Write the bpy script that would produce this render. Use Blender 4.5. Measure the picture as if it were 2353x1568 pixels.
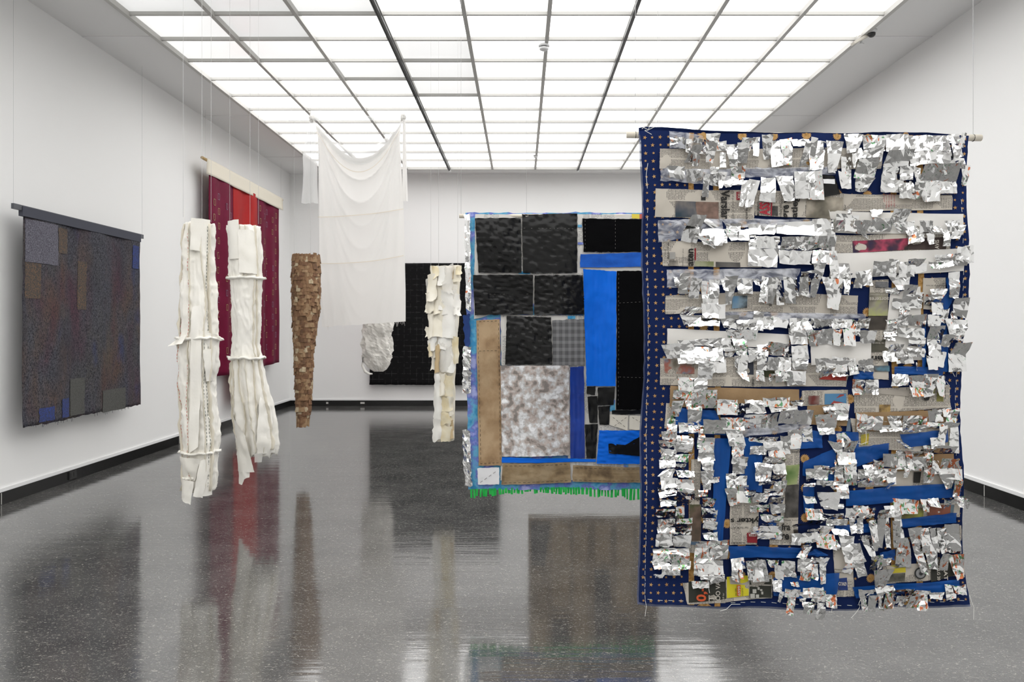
import bpy, math, random
from mathutils import Vector, noise, Matrix

random.seed(7)
for o in list(bpy.data.objects):
    bpy.data.objects.remove(o)
C = bpy.context.scene.collection
sc = bpy.context.scene

# ------------------------------------------------------------------ camera, world, exposure
F, CX, CY, H = 1650.0, 1197.0, 752.0, 1.5      # focal length in pixels, vanishing point, eye height
cam_d = bpy.data.cameras.new('camera')
cam = bpy.data.objects.new('camera', cam_d)
C.objects.link(cam)
cam.location = (0, 0, H)
cam.rotation_euler = (math.pi / 2, 0, 0)
cam_d.sensor_width = 36.0
cam_d.lens = 36.0 * F / 2353.0
cam_d.shift_x = -(CX - 1176.5) / 2353.0
cam_d.shift_y = (CY - 784.0) / 2353.0
cam_d.clip_start = 0.05
cam_d.clip_end = 100
sc.camera = cam

w = bpy.data.worlds.new('world')
sc.world = w
w.use_nodes = True
w.node_tree.nodes['Background'].inputs[0].default_value = (0.8, 0.85, 0.9, 1)
w.node_tree.nodes['Background'].inputs[1].default_value = 0.3

sc.view_settings.view_transform = 'Standard'
sc.view_settings.look = 'None'
sc.view_settings.gamma = 1
sc.view_settings.use_curve_mapping = False
sc.view_settings.exposure = 0.0
PANE_LIGHT = 2.45

# ------------------------------------------------------------------ helpers
XL, XR, YB, YF, ZC = -4.40, 4.12, 13.67, -5.0, 4.416     # room
SKX0, SKX1, SKY1 = -3.65, 3.39, 13.15                    # skylight
NC, ROW = 9, 0.587


def W(px, py, s, off=0.0):
    """world point of the place seen at a pixel, for something standing where 1 m covers s pixels"""
    return Vector(((px - CX) / s, F / s - off, H + (CY - py) / s))


def lerp(a, b, t):
    return a + (b - a) * t


def pick(poly, t):
    """point at parameter t (0..1) along a polyline"""
    if len(poly) == 2:
        return (lerp(poly[0][0], poly[1][0], t), lerp(poly[0][1], poly[1][1], t))
    L = [0]
    for a, b in zip(poly, poly[1:]):
        L.append(L[-1] + math.hypot(b[0] - a[0], b[1] - a[1]))
    d = t * L[-1]
    for i in range(len(poly) - 1):
        if d <= L[i + 1] + 1e-9:
            k = (d - L[i]) / max(1e-9, L[i + 1] - L[i])
            return (lerp(poly[i][0], poly[i + 1][0], k), lerp(poly[i][1], poly[i + 1][1], k))
    return poly[-1]


def interp(tab, y):
    """row table [(y, a, b, ...)] -> interpolated (a, b, ...)"""
    if y <= tab[0][0]:
        return tab[0][1:]
    for r0, r1 in zip(tab, tab[1:]):
        if y <= r1[0]:
            k = (y - r0[0]) / (r1[0] - r0[0])
            return tuple(lerp(a, b, k) for a, b in zip(r0[1:], r1[1:]))
    return tab[-1][1:]


def N(x, y=0.0, z=0.0):
    return noise.noise(Vector((x, y, z)))


ROOT = {}


def thing(name, label, cat, loc=(0, 0, 0), group=None):
    o = bpy.data.objects.new(name, None)
    C.objects.link(o)
    o.empty_display_size = 0.1
    o.location = loc
    o['label'] = label
    o['category'] = cat
    if group:
        o['group'] = group
    ROOT[o] = Vector(loc)
    return o


def mk(name, verts, faces, mat, parent=None, smooth=False, uvs=None, solid=0.0, label=None, kind=None):
    me = bpy.data.meshes.new(name)
    base = ROOT.get(parent, Vector((0, 0, 0)))
    me.from_pydata([Vector(v) - base for v in verts], [], faces)
    if uvs is not None:
        ul = me.uv_layers.new(name='UVMap')
        for p in me.polygons:
            for li, vi in zip(p.loop_indices, p.vertices):
                ul.data[li].uv = uvs[vi]
    if smooth:
        me.polygons.foreach_set('use_smooth', [True] * len(me.polygons))
    me.materials.append(mat)
    me.update()
    o = bpy.data.objects.new(name, me)
    C.objects.link(o)
    if parent:
        o.parent = parent
        ROOT[o] = base
    if solid:
        m = o.modifiers.new('thickness', 'SOLIDIFY')
        m.thickness = solid
        m.offset = 0
    if label:
        o['label'] = label
    if kind:
        o['kind'] = kind
    return o


def merge(*parts):
    V, Fc = [], []
    for v, f in parts:
        n = len(V)
        V += list(v)
        Fc += [tuple(i + n for i in q) for q in f]
    return V, Fc


def box(x0, x1, y0, y1, z0, z1):
    v = [(x, y, z) for z in (z0, z1) for y in (y0, y1) for x in (x0, x1)]
    f = [(0, 2, 3, 1), (4, 5, 7, 6), (0, 1, 5, 4), (2, 6, 7, 3), (0, 4, 6, 2), (1, 3, 7, 5)]
    return v, f


def tube(pts, r, n=6):
    """tube along points; r a number or a list"""
    pts = [Vector(p) for p in pts]
    V, Fc = [], []
    for i, p in enumerate(pts):
        d = (pts[min(i + 1, len(pts) - 1)] - pts[max(i - 1, 0)]).normalized()
        a = d.cross(Vector((0, 0, 1)))
        if a.length < 1e-3:
            a = d.cross(Vector((0, 1, 0)))
        a.normalize()
        b = d.cross(a)
        rr = r[i] if isinstance(r, (list, tuple)) else r
        for k in range(n):
            t = 2 * math.pi * k / n
            V.append(p + a * (rr * math.cos(t)) + b * (rr * math.sin(t)))
    for i in range(len(pts) - 1):
        for k in range(n):
            k2 = (k + 1) % n
            Fc.append((i * n + k, i * n + k2, (i + 1) * n + k2, (i + 1) * n + k))
    Fc.append(tuple(range(n - 1, -1, -1)))
    Fc.append(tuple(range((len(pts) - 1) * n, len(pts) * n)))
    return V, Fc


def lathe(c, prof, axis='z', n=24):
    """prof [(r, h)]"""
    V, Fc = [], []
    for r, h in prof:
        for k in range(n):
            t = 2 * math.pi * k / n
            V.append((c[0] + r * math.cos(t), c[1] + r * math.sin(t), c[2] + h))
    for i in range(len(prof) - 1):
        for k in range(n):
            k2 = (k + 1) % n
            Fc.append((i * n + k, i * n + k2, (i + 1) * n + k2, (i + 1) * n + k))
    Fc.append(tuple(range(n - 1, -1, -1)))
    Fc.append(tuple(range((len(prof) - 1) * n, len(prof) * n)))
    return V, Fc


def grid(top, bot, nu, nv, fn, jag=0.0, seed=0.0):
    """sheet between a top and a bottom pixel polyline; fn(px, py, u, v) -> world"""
    V, U, Fc = [], [], []
    for j in range(nv + 1):
        v = j / nv
        for i in range(nu + 1):
            u = i / nu
            a, b = pick(top, u), pick(bot, u)
            px, py = lerp(a[0], b[0], v), lerp(a[1], b[1], v)
            if jag and (i in (0, nu) or j in (0, nv)):
                px += jag * N(px * .11 + seed, py * .11, seed)
                py += jag * N(px * .13, py * .13 + seed, 5 + seed)
            V.append(fn(px, py, u, v))
            U.append((px / 100.0, -py / 100.0))
    for j in range(nv):
        for i in range(nu):
            k = j * (nu + 1) + i
            Fc.append((k, k + nu + 1, k + nu + 2, k + 1))
    return V, Fc, U


def wires(parent, tops, mat, z1=None):
    """one thin steel wire straight up to the ceiling from each point"""
    for p in tops:
        p = Vector(p)
        q = Vector((p.x, p.y, z1 or ZC - 0.005))
        mk('wire', *tube([p, q], 0.0011, 5), mat, parent)


# ------------------------------------------------------------------ materials
MATS = {}


def mat(name, col=(.8, .8, .8), rough=.6, metal=0.0, col2=None, nscale=5.0, ndetail=4.0, nmin=.35, nmax=.65,
        bump=0.0, bscale=60.0, bdist=.002, stretch=(1, 1, 1), sheen=0.0, spec=.5, transp=0.0, transl=0.0, ior=None, coords='Object'):
    if name in MATS:
        return MATS[name]
    m = bpy.data.materials.new(name)
    m.use_nodes = True
    nt = m.node_tree
    nd, lk = nt.nodes, nt.links
    b = nd['Principled BSDF']
    b.inputs['Base Color'].default_value = (*col, 1)
    b.inputs['Roughness'].default_value = rough
    b.inputs['Metallic'].default_value = metal
    b.inputs['Specular IOR Level'].default_value = spec
    if ior:
        b.inputs['IOR'].default_value = ior
    if sheen:
        b.inputs['Sheen Weight'].default_value = sheen
    tc = nd.new('ShaderNodeTexCoord')
    mp = nd.new('ShaderNodeMapping')
    mp.inputs['Scale'].default_value = stretch
    lk.new(tc.outputs[coords], mp.inputs[0])
    m['_'] = 0
    if col2:
        n = nd.new('ShaderNodeTexNoise')
        n.inputs['Scale'].default_value = nscale
        n.inputs['Detail'].default_value = ndetail
        lk.new(mp.outputs[0], n.inputs['Vector'])
        r = nd.new('ShaderNodeValToRGB')
        r.color_ramp.elements[0].position = nmin
        r.color_ramp.elements[1].position = nmax
        cols = [col] + (list(col2) if isinstance(col2[0], (tuple, list)) else [col2])
        r.color_ramp.elements[0].color = (*cols[0], 1)
        r.color_ramp.elements[1].color = (*cols[-1], 1)
        for i, c in enumerate(cols[1:-1]):
            e = r.color_ramp.elements.new(nmin + (nmax - nmin) * (i + 1) / (len(cols) - 1))
            e.color = (*c, 1)
        lk.new(n.outputs['Fac'], r.inputs[0])
        lk.new(r.outputs[0], b.inputs['Base Color'])
    if bump:
        n2 = nd.new('ShaderNodeTexNoise')
        n2.inputs['Scale'].default_value = bscale
        n2.inputs['Detail'].default_value = 3
        lk.new(mp.outputs[0], n2.inputs['Vector'])
        bp = nd.new('ShaderNodeBump')
        bp.inputs['Strength'].default_value = bump
        bp.inputs['Distance'].default_value = bdist
        lk.new(n2.outputs['Fac'], bp.inputs['Height'])
        lk.new(bp.outputs[0], b.inputs['Normal'])
    last = b.outputs[0]
    out = nd['Material Output']
    if transl:
        t = nd.new('ShaderNodeBsdfTranslucent')
        t.inputs[0].default_value = (*col, 1)
        mx = nd.new('ShaderNodeMixShader')
        mx.inputs[0].default_value = transl
        lk.new(last, mx.inputs[1])
        lk.new(t.outputs[0], mx.inputs[2])
        last = mx.outputs[0]
    if transp:
        t = nd.new('ShaderNodeBsdfTransparent')
        mx = nd.new('ShaderNodeMixShader')
        mx.inputs[0].default_value = transp
        lk.new(last, mx.inputs[1])
        lk.new(t.outputs[0], mx.inputs[2])
        last = mx.outputs[0]
    lk.new(last, out.inputs[0])
    MATS[name] = m
    return m


def mnode(nt, op, a, b=None, c=None):
    n = nt.nodes.new('ShaderNodeMath')
    n.operation = op
    for i, x in enumerate((a, b, c)):
        if x is None:
            continue
        if isinstance(x, (int, float)):
            n.inputs[i].default_value = x
        else:
            nt.links.new(x, n.inputs[i])
    return n.outputs[0]


def mixcol(nt, fac, a, b):
    n = nt.nodes.new('ShaderNodeMix')
    n.data_type = 'RGBA'
    for s, x in ((n.inputs['Factor'], fac), (n.inputs[6], a), (n.inputs[7], b)):
        if isinstance(x, tuple):
            s.default_value = (*x, 1)
        elif isinstance(x, (int, float)):
            s.default_value = x
        else:
            nt.links.new(x, s)
    return n.outputs[2]


def noisefac(nt, vec, scale, detail=3.0, dist=0.0):
    n = nt.nodes.new('ShaderNodeTexNoise')
    n.inputs['Scale'].default_value = scale
    n.inputs['Detail'].default_value = detail
    n.inputs['Distortion'].default_value = dist
    nt.links.new(vec, n.inputs['Vector'])
    return n.outputs['Fac']


def scaled(nt, vec, s, loc=(0, 0, 0)):
    n = nt.nodes.new('ShaderNodeMapping')
    n.inputs['Scale'].default_value = s
    n.inputs['Location'].default_value = loc
    nt.links.new(vec, n.inputs[0])
    return n.outputs[0]


def smooth(nt, x, lo, hi):
    n = nt.nodes.new('ShaderNodeMapRange')
    n.interpolation_type = 'SMOOTHSTEP'
    n.inputs['From Min'].default_value = lo
    n.inputs['From Max'].default_value = hi
    nt.links.new(x, n.inputs[0])
    return n.outputs[0]


def coord(nt, which):
    return nt.nodes.new('ShaderNodeTexCoord').outputs[which]


# room
M_WALL = mat('wall_paint', (.87, .868, .862), .75, bump=.15, bscale=160, bdist=.001)
M_CEIL = mat('ceiling_paint', (.82, .815, .81), .7)
M_BAR = mat('bar_paint', (.52, .51, .485), .45)
M_GASKET = mat('bar_gasket', (.10, .10, .095), .6)
M_TRACK = mat('track_metal', (.05, .05, .05), .4, metal=.3)
M_TRIMW = mat('white_trim', (.86, .86, .86), .5)
M_BASE = mat('black_baseboard', (.008, .008, .008), .22, bump=.2, bscale=30)
M_WIRE = mat('steel_wire', (.45, .45, .45), .4, metal=.6)
M_PLASTIC = mat('white_plastic', (.8, .8, .8), .4)
M_DARK = mat('dark_plastic', (.03, .03, .03), .3)


def floor_material():
    m = bpy.data.materials.new('polished_linoleum')
    m.use_nodes = True
    nt = m.node_tree
    b = nt.nodes['Principled BSDF']
    ob = coord(nt, 'Object')
    mott = noisefac(nt, ob, 3.0, 6)
    col = mixcol(nt, smooth(nt, mott, .3, .7), (.050, .050, .050), (.084, .083, .081))
    fl = noisefac(nt, scaled(nt, ob, (55, 105, 1)), 1.0, 2.0, 1.6)
    col = mixcol(nt, mnode(nt, 'MULTIPLY', smooth(nt, fl, .60, .68), .85), col, (.34, .325, .29))
    fl2 = noisefac(nt, scaled(nt, ob, (120, 160, 1), (3, 7, 0)), 1.0, 2.0, .8)
    col = mixcol(nt, mnode(nt, 'MULTIPLY', smooth(nt, fl2, .58, .68), .55), col, (.21, .205, .195))
    nt.links.new(col, b.inputs['Base Color'])
    b.inputs['IOR'].default_value = 2.4
    rg = noisefac(nt, scaled(nt, ob, (1.5, 9, 1)), 1.0, 3)
    nt.links.new(mnode(nt, 'MULTIPLY_ADD', rg, .10, .05), b.inputs['Roughness'])
    st = noisefac(nt, scaled(nt, ob, (1.2, 11, 1)), 1.0, 3.0)
    st2 = noisefac(nt, scaled(nt, ob, (3, 40, 1)), 1.0, 2.0)
    hgt = mnode(nt, 'ADD', st, mnode(nt, 'MULTIPLY', st2, .35))
    bp = nt.nodes.new('ShaderNodeBump')
    bp.inputs['Strength'].default_value = .5
    bp.inputs['Distance'].default_value = .0022
    nt.links.new(hgt, bp.inputs['Height'])
    nt.links.new(bp.outputs[0], b.inputs['Normal'])
    return m


def pane_material(name, k):
    m = bpy.data.materials.new(name)
    m.use_nodes = True
    nt = m.node_tree
    b = nt.nodes['Principled BSDF']
    b.inputs['Base Color'].default_value = (.8, .82, .82, 1)
    b.inputs['Roughness'].default_value = .25
    g = noisefac(nt, scaled(nt, coord(nt, 'Object'), (.9, .5, 1)), 1.0, 1.0)
    s = mnode(nt, 'MULTIPLY_ADD', g, .5 * PANE_LIGHT * k, .75 * PANE_LIGHT * k)
    b.inputs['Emission Color'].default_value = (1, .993, .98, 1)
    nt.links.new(s, b.inputs['Emission Strength'])
    return m


# ------------------------------------------------------------------ the room
def struct(name, vf, m, label):
    o = mk(name, vf[0], vf[1], m)
    o['kind'] = 'structure'
    o['label'] = label
    o['category'] = name.split('_')[0]
    return o


T = .2
struct('floor', box(XL - T, XR + T, YF - T, YB + T, -.2, 0), floor_material(), 'polished dark grey linoleum floor with pale flecks')
struct('wall_left', box(XL - T, XL, YF - T, YB + T, 0, ZC), M_WALL, 'long white wall carrying the grey and maroon textiles')
struct('wall_right', box(XR, XR + T, YF - T, YB + T, 0, ZC), M_WALL, 'white wall behind the foil hanging')
struct('wall_back', box(XL, XR, YB, YB + T, 0, ZC), M_WALL, 'white end wall of the gallery with the black textile')
struct('wall_front', box(XL, XR, YF - T, YF, 0, ZC), M_WALL, 'white wall behind the viewer')
NR = 29
SKY0 = SKY1 - NR * ROW
cv, cf = merge(box(XL - T, SKX0 - .03, YF - T, YB + T, ZC, ZC + .12), box(SKX1 + .03, XR + T, YF - T, YB + T, ZC, ZC + .12),
               box(SKX0 - .03, SKX1 + .03, SKY1 + .03, YB + T, ZC, ZC + .12),
               box(SKX0 - .03, SKX1 + .03, YF - T, SKY0 - .03, ZC, ZC + .12))
ceil = struct('ceiling', (cv, cf), M_CEIL, 'white ceiling border around the luminous skylight')
# board joints across the border strips
for y in (7.2, 9.9, 12.3):
    mk('joint_strip', *box(XL + .002, SKX0 - .05, y - .012, y + .012, ZC - .006, ZC + .01), M_CEIL, ceil)
    mk('joint_strip', *box(SKX1 + .05, XR - .002, y - .012, y + .012, ZC - .006, ZC + .01), M_CEIL, ceil)

for nm, v in (('left', box(XL, XL + .022, YF, YB, 0, .105)), ('right', box(XR - .022, XR, YF, YB, 0, .105)),
              ('back', box(XL + .022, XR - .022, YB - .022, YB, 0, .105))):
    struct('baseboard_' + nm, v, M_BASE, 'black skirting board along the %s wall' % nm)
for i, v in enumerate((box(XL, XL + .016, YF, YB, .105, .135), box(XR - .016, XR, YF, YB, .105, .135),
                       box(XL + .016, XR - .016, YB - .016, YB, .105, .135))):
    struct('trim_%d' % (i + 1), v, M_TRIMW, 'thin white moulding above the black skirting, %s' % ('left wall', 'right wall', 'end wall')[i])
# joints and socket in the skirting
bb = bpy.data.objects['baseboard_left']
for y in (5.72, 6.05, 9.2):
    mk('board_joint', *box(XL + .022, XL + .0235, y - .004, y + .004, .004, .10), M_BAR, bb)
mk('socket', *merge(box(XL + .022, XL + .034, 6.95, 7.06, .02, .095), box(XL + .034, XL + .038, 6.965, 7.0, .04, .08),
                    box(XL + .034, XL + .038, 7.01, 7.045, .04, .08)), M_DARK, bb)
bb = bpy.data.objects['baseboard_right']
for y in (6.35, 6.9):
    mk('board_joint', *box(XR - .0235, XR - .022, y - .004, y + .004, .004, .10), M_BAR, bb)
bb = bpy.data.objects['baseboard_back']
mk('socket', *box(-3.05, -2.97, YB - .030, YB - .022, .04, .075), M_BAR, bb)
mk('socket', *box(-3.7, -3.66, YB - .030, YB - .022, .04, .075), M_BAR, bb)

# skylight
PW = (SKX1 - SKX0) / NC
sky_b = merge(box(SKX0 - .03, SKX0 + .012, SKY0, SKY1, ZC - .03, ZC + .1), box(SKX1 - .012, SKX1 + .03, SKY0, SKY1, ZC - .03, ZC + .1),
              box(SKX0 - .03, SKX1 + .03, SKY1 - .012, SKY1 + .03, ZC - .03, ZC + .1),
              box(SKX0 - .03, SKX1 + .03, SKY0 - .03, SKY0 + .012, ZC - .03, ZC + .1))
skylight = struct('window_1', sky_b, M_BAR, 'luminous skylight of frosted panes filling the ceiling')
PANE_M = [pane_material('backlit_pane', 1.0), pane_material('dim_backlit_pane', .29), pane_material('grey_backlit_pane', .22)]
pane_mesh = []
for m in PANE_M:
    pv, pf = box(-PW / 2 + .012, PW / 2 - .012, -ROW / 2 + .012, ROW / 2 - .012, 0, .012)
    me = bpy.data.meshes.new('pane')
    me.from_pydata(pv, [], pf)
    me.materials.append(m)
    pane_mesh.append(me)
DIM = {(0, 11): 2, (1, 11): 2, (0, 10): 1, (1, 10): 2, (0, 9): 1, (1, 9): 1, (2, 11): 1, (3, 8): 1, (3, 7): 1, (1, 12): 2, (0, 12): 2, (2, 12): 1,
       (3, 9): 1, (2, 8): 1}
for r in range(NR):
    for c in range(NC):
        o = bpy.data.objects.new('pane', pane_mesh[DIM.get((c, r), 0)])
        o.location = (SKX0 + (c + .5) * PW, SKY1 - (r + .5) * ROW, ZC + .02)
        C.objects.link(o)
        o.parent = skylight
for c in range(1, NC):
    x = SKX0 + c * PW
    if c in (3, 6):
        mk('glazing_bar', *box(x - .022, x + .022, SKY0, SKY1, ZC - .02, ZC + .06), M_BAR, skylight)
        mk('lighting_track', *merge(box(x - .014, x + .014, SKY0, SKY1, ZC - .05, ZC - .021), box(x - .022, x - .014, SKY0, SKY1, ZC - .06, ZC - .03)), M_TRACK, skylight,
           label='dark lighting track under a glazing bar')
        mk('track_end', *box(x - .02, x + .02, SKY1 - .02, SKY1 + .08, ZC - .07, ZC - .0), M_PLASTIC, skylight)
    else:
        mk('glazing_bar', *box(x - .019, x + .019, SKY0, SKY1, ZC - .03, ZC + .06), M_BAR, skylight)
for r in range(1, NR):
    y = SKY1 - r * ROW
    if r < 15:
        cb = mk('cross_bar', *box(SKX0, SKX1, y - .022, y + .006, ZC - .012, ZC + .05), M_BAR, skylight)
        mk('gasket', *box(SKX0, SKX1, y + .006, y + .017, ZC + .004, ZC + .05), M_GASKET, cb)
    else:
        mk('cross_bar', *box(SKX0, SKX1, y - .018, y + .018, ZC - .01, ZC + .05), M_BAR, skylight)

# ceiling fittings
def detector(x, y, z, k, label):
    t = thing('smoke_detector', label, 'smoke detector', (x, y, z), 'smoke detectors under the skylight')
    mk('base', *lathe((x, y, z), [(.055 * k, 0), (.058 * k, -.018 * k), (.05 * k, -.022 * k)]), M_PLASTIC, t, smooth=True)
    mk('chamber', *lathe((x, y, z), [(.040 * k, -.022 * k), (.042 * k, -.034 * k)]), M_DARK, t)
    mk('cap', *lathe((x, y, z), [(.05 * k, -.034 * k), (.046 * k, -.05 * k), (.028 * k, -.06 * k), (0.004, -.062 * k)]), M_PLASTIC, t, smooth=True)


detector((1250 - CX) / 225, F / 225, ZC - .03, 1.0, 'round white smoke detector under the middle glazing bar, nearest and largest')
detector((1231 - CX) / 137, F / 137, ZC - .03, .75, 'small smoke detector far back near the end wall')

t = thing('security_camera', 'small dome camera with dark lens at the right skylight edge', 'camera', W(2003, 75, 232))
c0 = W(2003, 70, 234)
c0.z = ZC
mk('mount', *lathe(c0, [(.05, 0), (.05, -.02), (.03, -.03)]), M_PLASTIC, t, smooth=True)
mk('dome', *lathe(c0, [(.036, -.028), (.034, -.05), (.02, -.065), (.003, -.07)]), M_DARK, t, smooth=True)
c0 = W(1975, 92, 232)
t = thing('wall_sensor', 'beige angled motion sensor panel beside the dome camera', 'sensor', (c0.x, c0.y, ZC))
mk('bracket', *box(c0.x - .01, c0.x + .01, c0.y - .02, c0.y + .02, ZC - .03, ZC), M_PLASTIC, t)
sv, sf = box(-.1, .1, -.035, .035, -.012, .012)
rot = Matrix.Rotation(-.5, 3, 'Y')
mk('housing', [rot @ Vector(v) + Vector((c0.x + .02, c0.y, ZC - .06)) for v in sv], sf, mat('beige_plastic', (.66, .62, .55), .5), t)
c0 = W(1979, 112, 226)
c0.z = ZC
t = thing('sprinkler_head', 'tiny white sprinkler head below the beige sensor', 'sprinkler', c0)
mk('stem', *lathe(c0, [(.012, 0), (.012, -.03)], n=10), M_PLASTIC, t)
mk('deflector', *lathe(c0, [(.028, -.036), (.028, -.042)], n=12), M_PLASTIC, t)

# ------------------------------------------------------------------ textiles along the left wall
XW = -4.22


def wl(px, py, off=0.0):
    s = (CX - px) / -XW
    return Vector((XW + off, F / s, H + (CY - py) / s))


def gcloth(y, z):
    return .012 * math.sin(y * 9) + .01 * N(y * 3, z * 2) + .02 * max(0, 1.2 - z) * math.sin(y * 5 + 1)


def grey_material():
    m = bpy.data.materials.new('felted_grey_weave')
    m.use_nodes = True
    nt = m.node_tree
    b = nt.nodes['Principled BSDF']
    b.inputs['Roughness'].default_value = .95
    b.inputs['Specular IOR Level'].default_value = .15
    ob = coord(nt, 'Object')
    sv = scaled(nt, ob, (1, 1, .45))
    thread = noisefac(nt, scaled(nt, ob, (1, 1, .55)), 110, 4, 1.2)
    col = mixcol(nt, smooth(nt, thread, .32, .70), (.022, .022, .028), (.12, .12, .14))
    for sc_, lo, hi, c, loc in ((3.2, .54, .62, (.15, .085, .045), (0, 0, 0)), (3.0, .56, .64, (.11, .028, .045), (9, 3, 1)),
                                (2.6, .58, .65, (.12, .115, .085), (3, 8, 5)), (4.2, .64, .69, (.03, .05, .18), (1, 5, 9)),
                                (2.4, .56, .66, (.035, .03, .04), (6, 1, 3))):
        n = noisefac(nt, scaled(nt, sv, (1, 1, 1), loc), sc_, 9, .3)
        f = mnode(nt, 'MULTIPLY', smooth(nt, n, lo - .10, hi + .10), mnode(nt, 'MULTIPLY', smooth(nt, thread, .3, .7), .8))
        col = mixcol(nt, f, col, c)
    nt.links.new(col, b.inputs['Base Color'])
    bp = nt.nodes.new('ShaderNodeBump')
    bp.inputs['Strength'].default_value = .8
    bp.inputs['Distance'].default_value = .006
    nt.links.new(thread, bp.inputs['Height'])
    nt.links.new(bp.outputs[0], b.inputs['Normal'])
    return m


gt = thing('grey_tapestry', 'dark grey felted tapestry with ochre, plum and blue patches near the left edge', 'tapestry', (XW, 7.0, .63))
ny, nz = 46, 46
V, Fc = [], []
for j in range(nz + 1):
    for i in range(ny + 1):
        y = lerp(6.10, 7.93, i / ny)
        z = lerp(2.46, .645, j / nz)
        if j == nz:
            z += .02 * N(y * 9) + .012 * N(y * 31)
        if i in (0, ny):
            y += .012 * N(z * 6, i)
        V.append((XW + gcloth(y, z), y, z))
for j in range(nz):
    for i in range(ny):
        k = j * (ny + 1) + i
        Fc.append((k, k + 1, k + ny + 2, k + ny + 1))
MG = grey_material()
mk('cloth', V, Fc, MG, gt, smooth=True, solid=.008)
mk('hanging_bar', *box(XW - .012, XW + .012, 5.96, 8.01, 2.485, 2.53), mat('slate_bar', (.10, .105, .12), .35, metal=.5), gt)
mk('top_sleeve', *box(XW - .02, XW + .02, 6.06, 7.94, 2.44, 2.522), mat('slate_cloth', (.055, .058, .078), .85), gt)


def zpatch(name, m, x0, y0, x1, y1, off=.009, lab=None):
    def fn(px, py, u, v):
        p = wl(px, py)
        return Vector((p.x + off + gcloth(p.y, p.z), p.y, p.z))
    a, b2, c, d = [(x / 2.0625, 440 + y / 2.0625) for x, y in ((x0, y0), (x1, y0), (x1, y1), (x0, y1))]
    # receding: keep top and bottom level in the world
    sA, sB = CX - a[0], CX - b2[0]
    b2 = (b2[0], CY + (a[1] - CY) * sB / sA)
    c = (c[0], CY + (d[1] - CY) * sB / sA)
    V, Fc, U = grid([a, b2], [d, c], 8, 10, fn, jag=1.2)
    mk(name, V, Fc, m, gt, smooth=True, label=lab)


MP = mat('mauve_felt', (.055, .052, .07), .95, col2=(.17, .165, .20), nscale=110, bump=.6, bscale=80, bdist=.004)
MO = mat('olive_felt', (.06, .06, .056), .95, col2=(.105, .105, .098), nscale=120, bump=.6, bscale=80, bdist=.004)
MBL = mat('blue_felt_patch', (.035, .04, .06), .95, col2=(.035, .06, .25), nscale=90, bump=.6, bscale=80, bdist=.004)
MOC = mat('ochre_felt', (.05, .045, .045), .95, col2=((.08, .065, .055), (.17, .10, .055)), nscale=90, bump=.6, bscale=80, bdist=.004)
zpatch('felt_patch', MP, 118, 128, 268, 333, lab='pale mauve corner patch')
zpatch('felt_patch', MO, 335, 890, 402, 1066)
zpatch('felt_patch', MO, 482, 945, 588, 1050)
zpatch('felt_patch', MBL, 176, 1030, 244, 1096, lab='blue patch')
zpatch('felt_patch', MBL, 286, 985, 328, 1076, lab='blue patch')
zpatch('felt_patch', MBL, 622, 255, 650, 365, lab='blue patch')
zpatch('felt_patch', MOC, 120, 335, 190, 505, off=.007)
zpatch('felt_patch', MOC, 272, 170, 320, 290, off=.007)
zpatch('felt_patch', MOC, 370, 330, 408, 560, off=.007)
# frayed threads at the lower edge
fr = []
for i in range(46):
    y = random.uniform(6.1, 7.92)
    z = .66 + .02 * N(y * 9)
    fr.append(tube([(XW + gcloth(y, z), y, z), (XW + gcloth(y, z) + .004, y + random.uniform(-.01, .01), z - random.uniform(.015, .05))], .0015, 4))
mk('frayed_edge', *merge(*fr), MP, gt, kind='stuff')
wires(gt, [(XW, 5.97, 2.53), (XW, 8.0, 2.53)], M_WIRE)

# maroon textile
rt = thing('maroon_textile', 'tall maroon cloth with red centre panel and cream header on the left wall', 'textile', (XW, 11.1, .36))


def rcloth(y, z):
    return .022 * math.sin(y * 13 + .4 * math.sin(z)) * (1.1 - .15 * z) + .02 * math.sin(y * 5 + 1) + .012 * N(y * 4, z * 1.5)


def rsheet(name, y0, y1, z0, z1a, z1b, off, m, lab=None, n1=36, n2=40):
    V, Fc = [], []
    for j in range(n2 + 1):
        for i in range(n1 + 1):
            y = lerp(y0, y1, i / n1)
            z = lerp(z0, lerp(z1a, z1b, i / n1), j / n2)
            flare = .06 * (j / n2) * (1 if i == n1 else 0)
            V.append((XW + off + rcloth(y, z), y + flare * .6, z))
    for j in range(n2):
        for i in range(n1):
            k = j * (n1 + 1) + i
            Fc.append((k, k + 1, k + n1 + 2, k + n1 + 1))
    return mk(name, V, Fc, m, rt, smooth=True, solid=.003, label=lab)


MM = mat('maroon_silk', (.120, .003, .024), .6, col2=(.155, .005, .034), nscale=3, spec=.15)
MR = mat('red_silk', (.33, .007, .009), .55, col2=(.40, .012, .011), nscale=3, spec=.2)
MCR = mat('cream_canvas', (.78, .73, .62), .8, bump=.2, bscale=150)
rsheet('side_panel', 9.72, 10.6, 3.60, .815, .82, .0, MM)
rsheet('red_panel', 10.57, 11.45, 3.60, .37, .36, .004, MR, 'bright red centre panel hanging lower than the rest')
rsheet('side_panel', 11.42, 12.5, 3.60, .83, .885, .0, MM)
V, Fc = [], []
for j in range(7):
    for i in range(31):
        y = lerp(9.62, 12.64, i / 30)
        z = 3.765 - .035 * j - (.0 if j else 0)
        V.append((XW + .022 + (.004 * math.sin(y * 7)) + .3 * rcloth(y, z) * (j / 6), y, z))
for j in range(6):
    for i in range(30):
        k = j * 31 + i
        Fc.append((k, k + 1, k + 32, k + 31))
mk('header_band', V, Fc, MCR, rt, smooth=True, solid=.005, label='cream canvas header over the rod')
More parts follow.
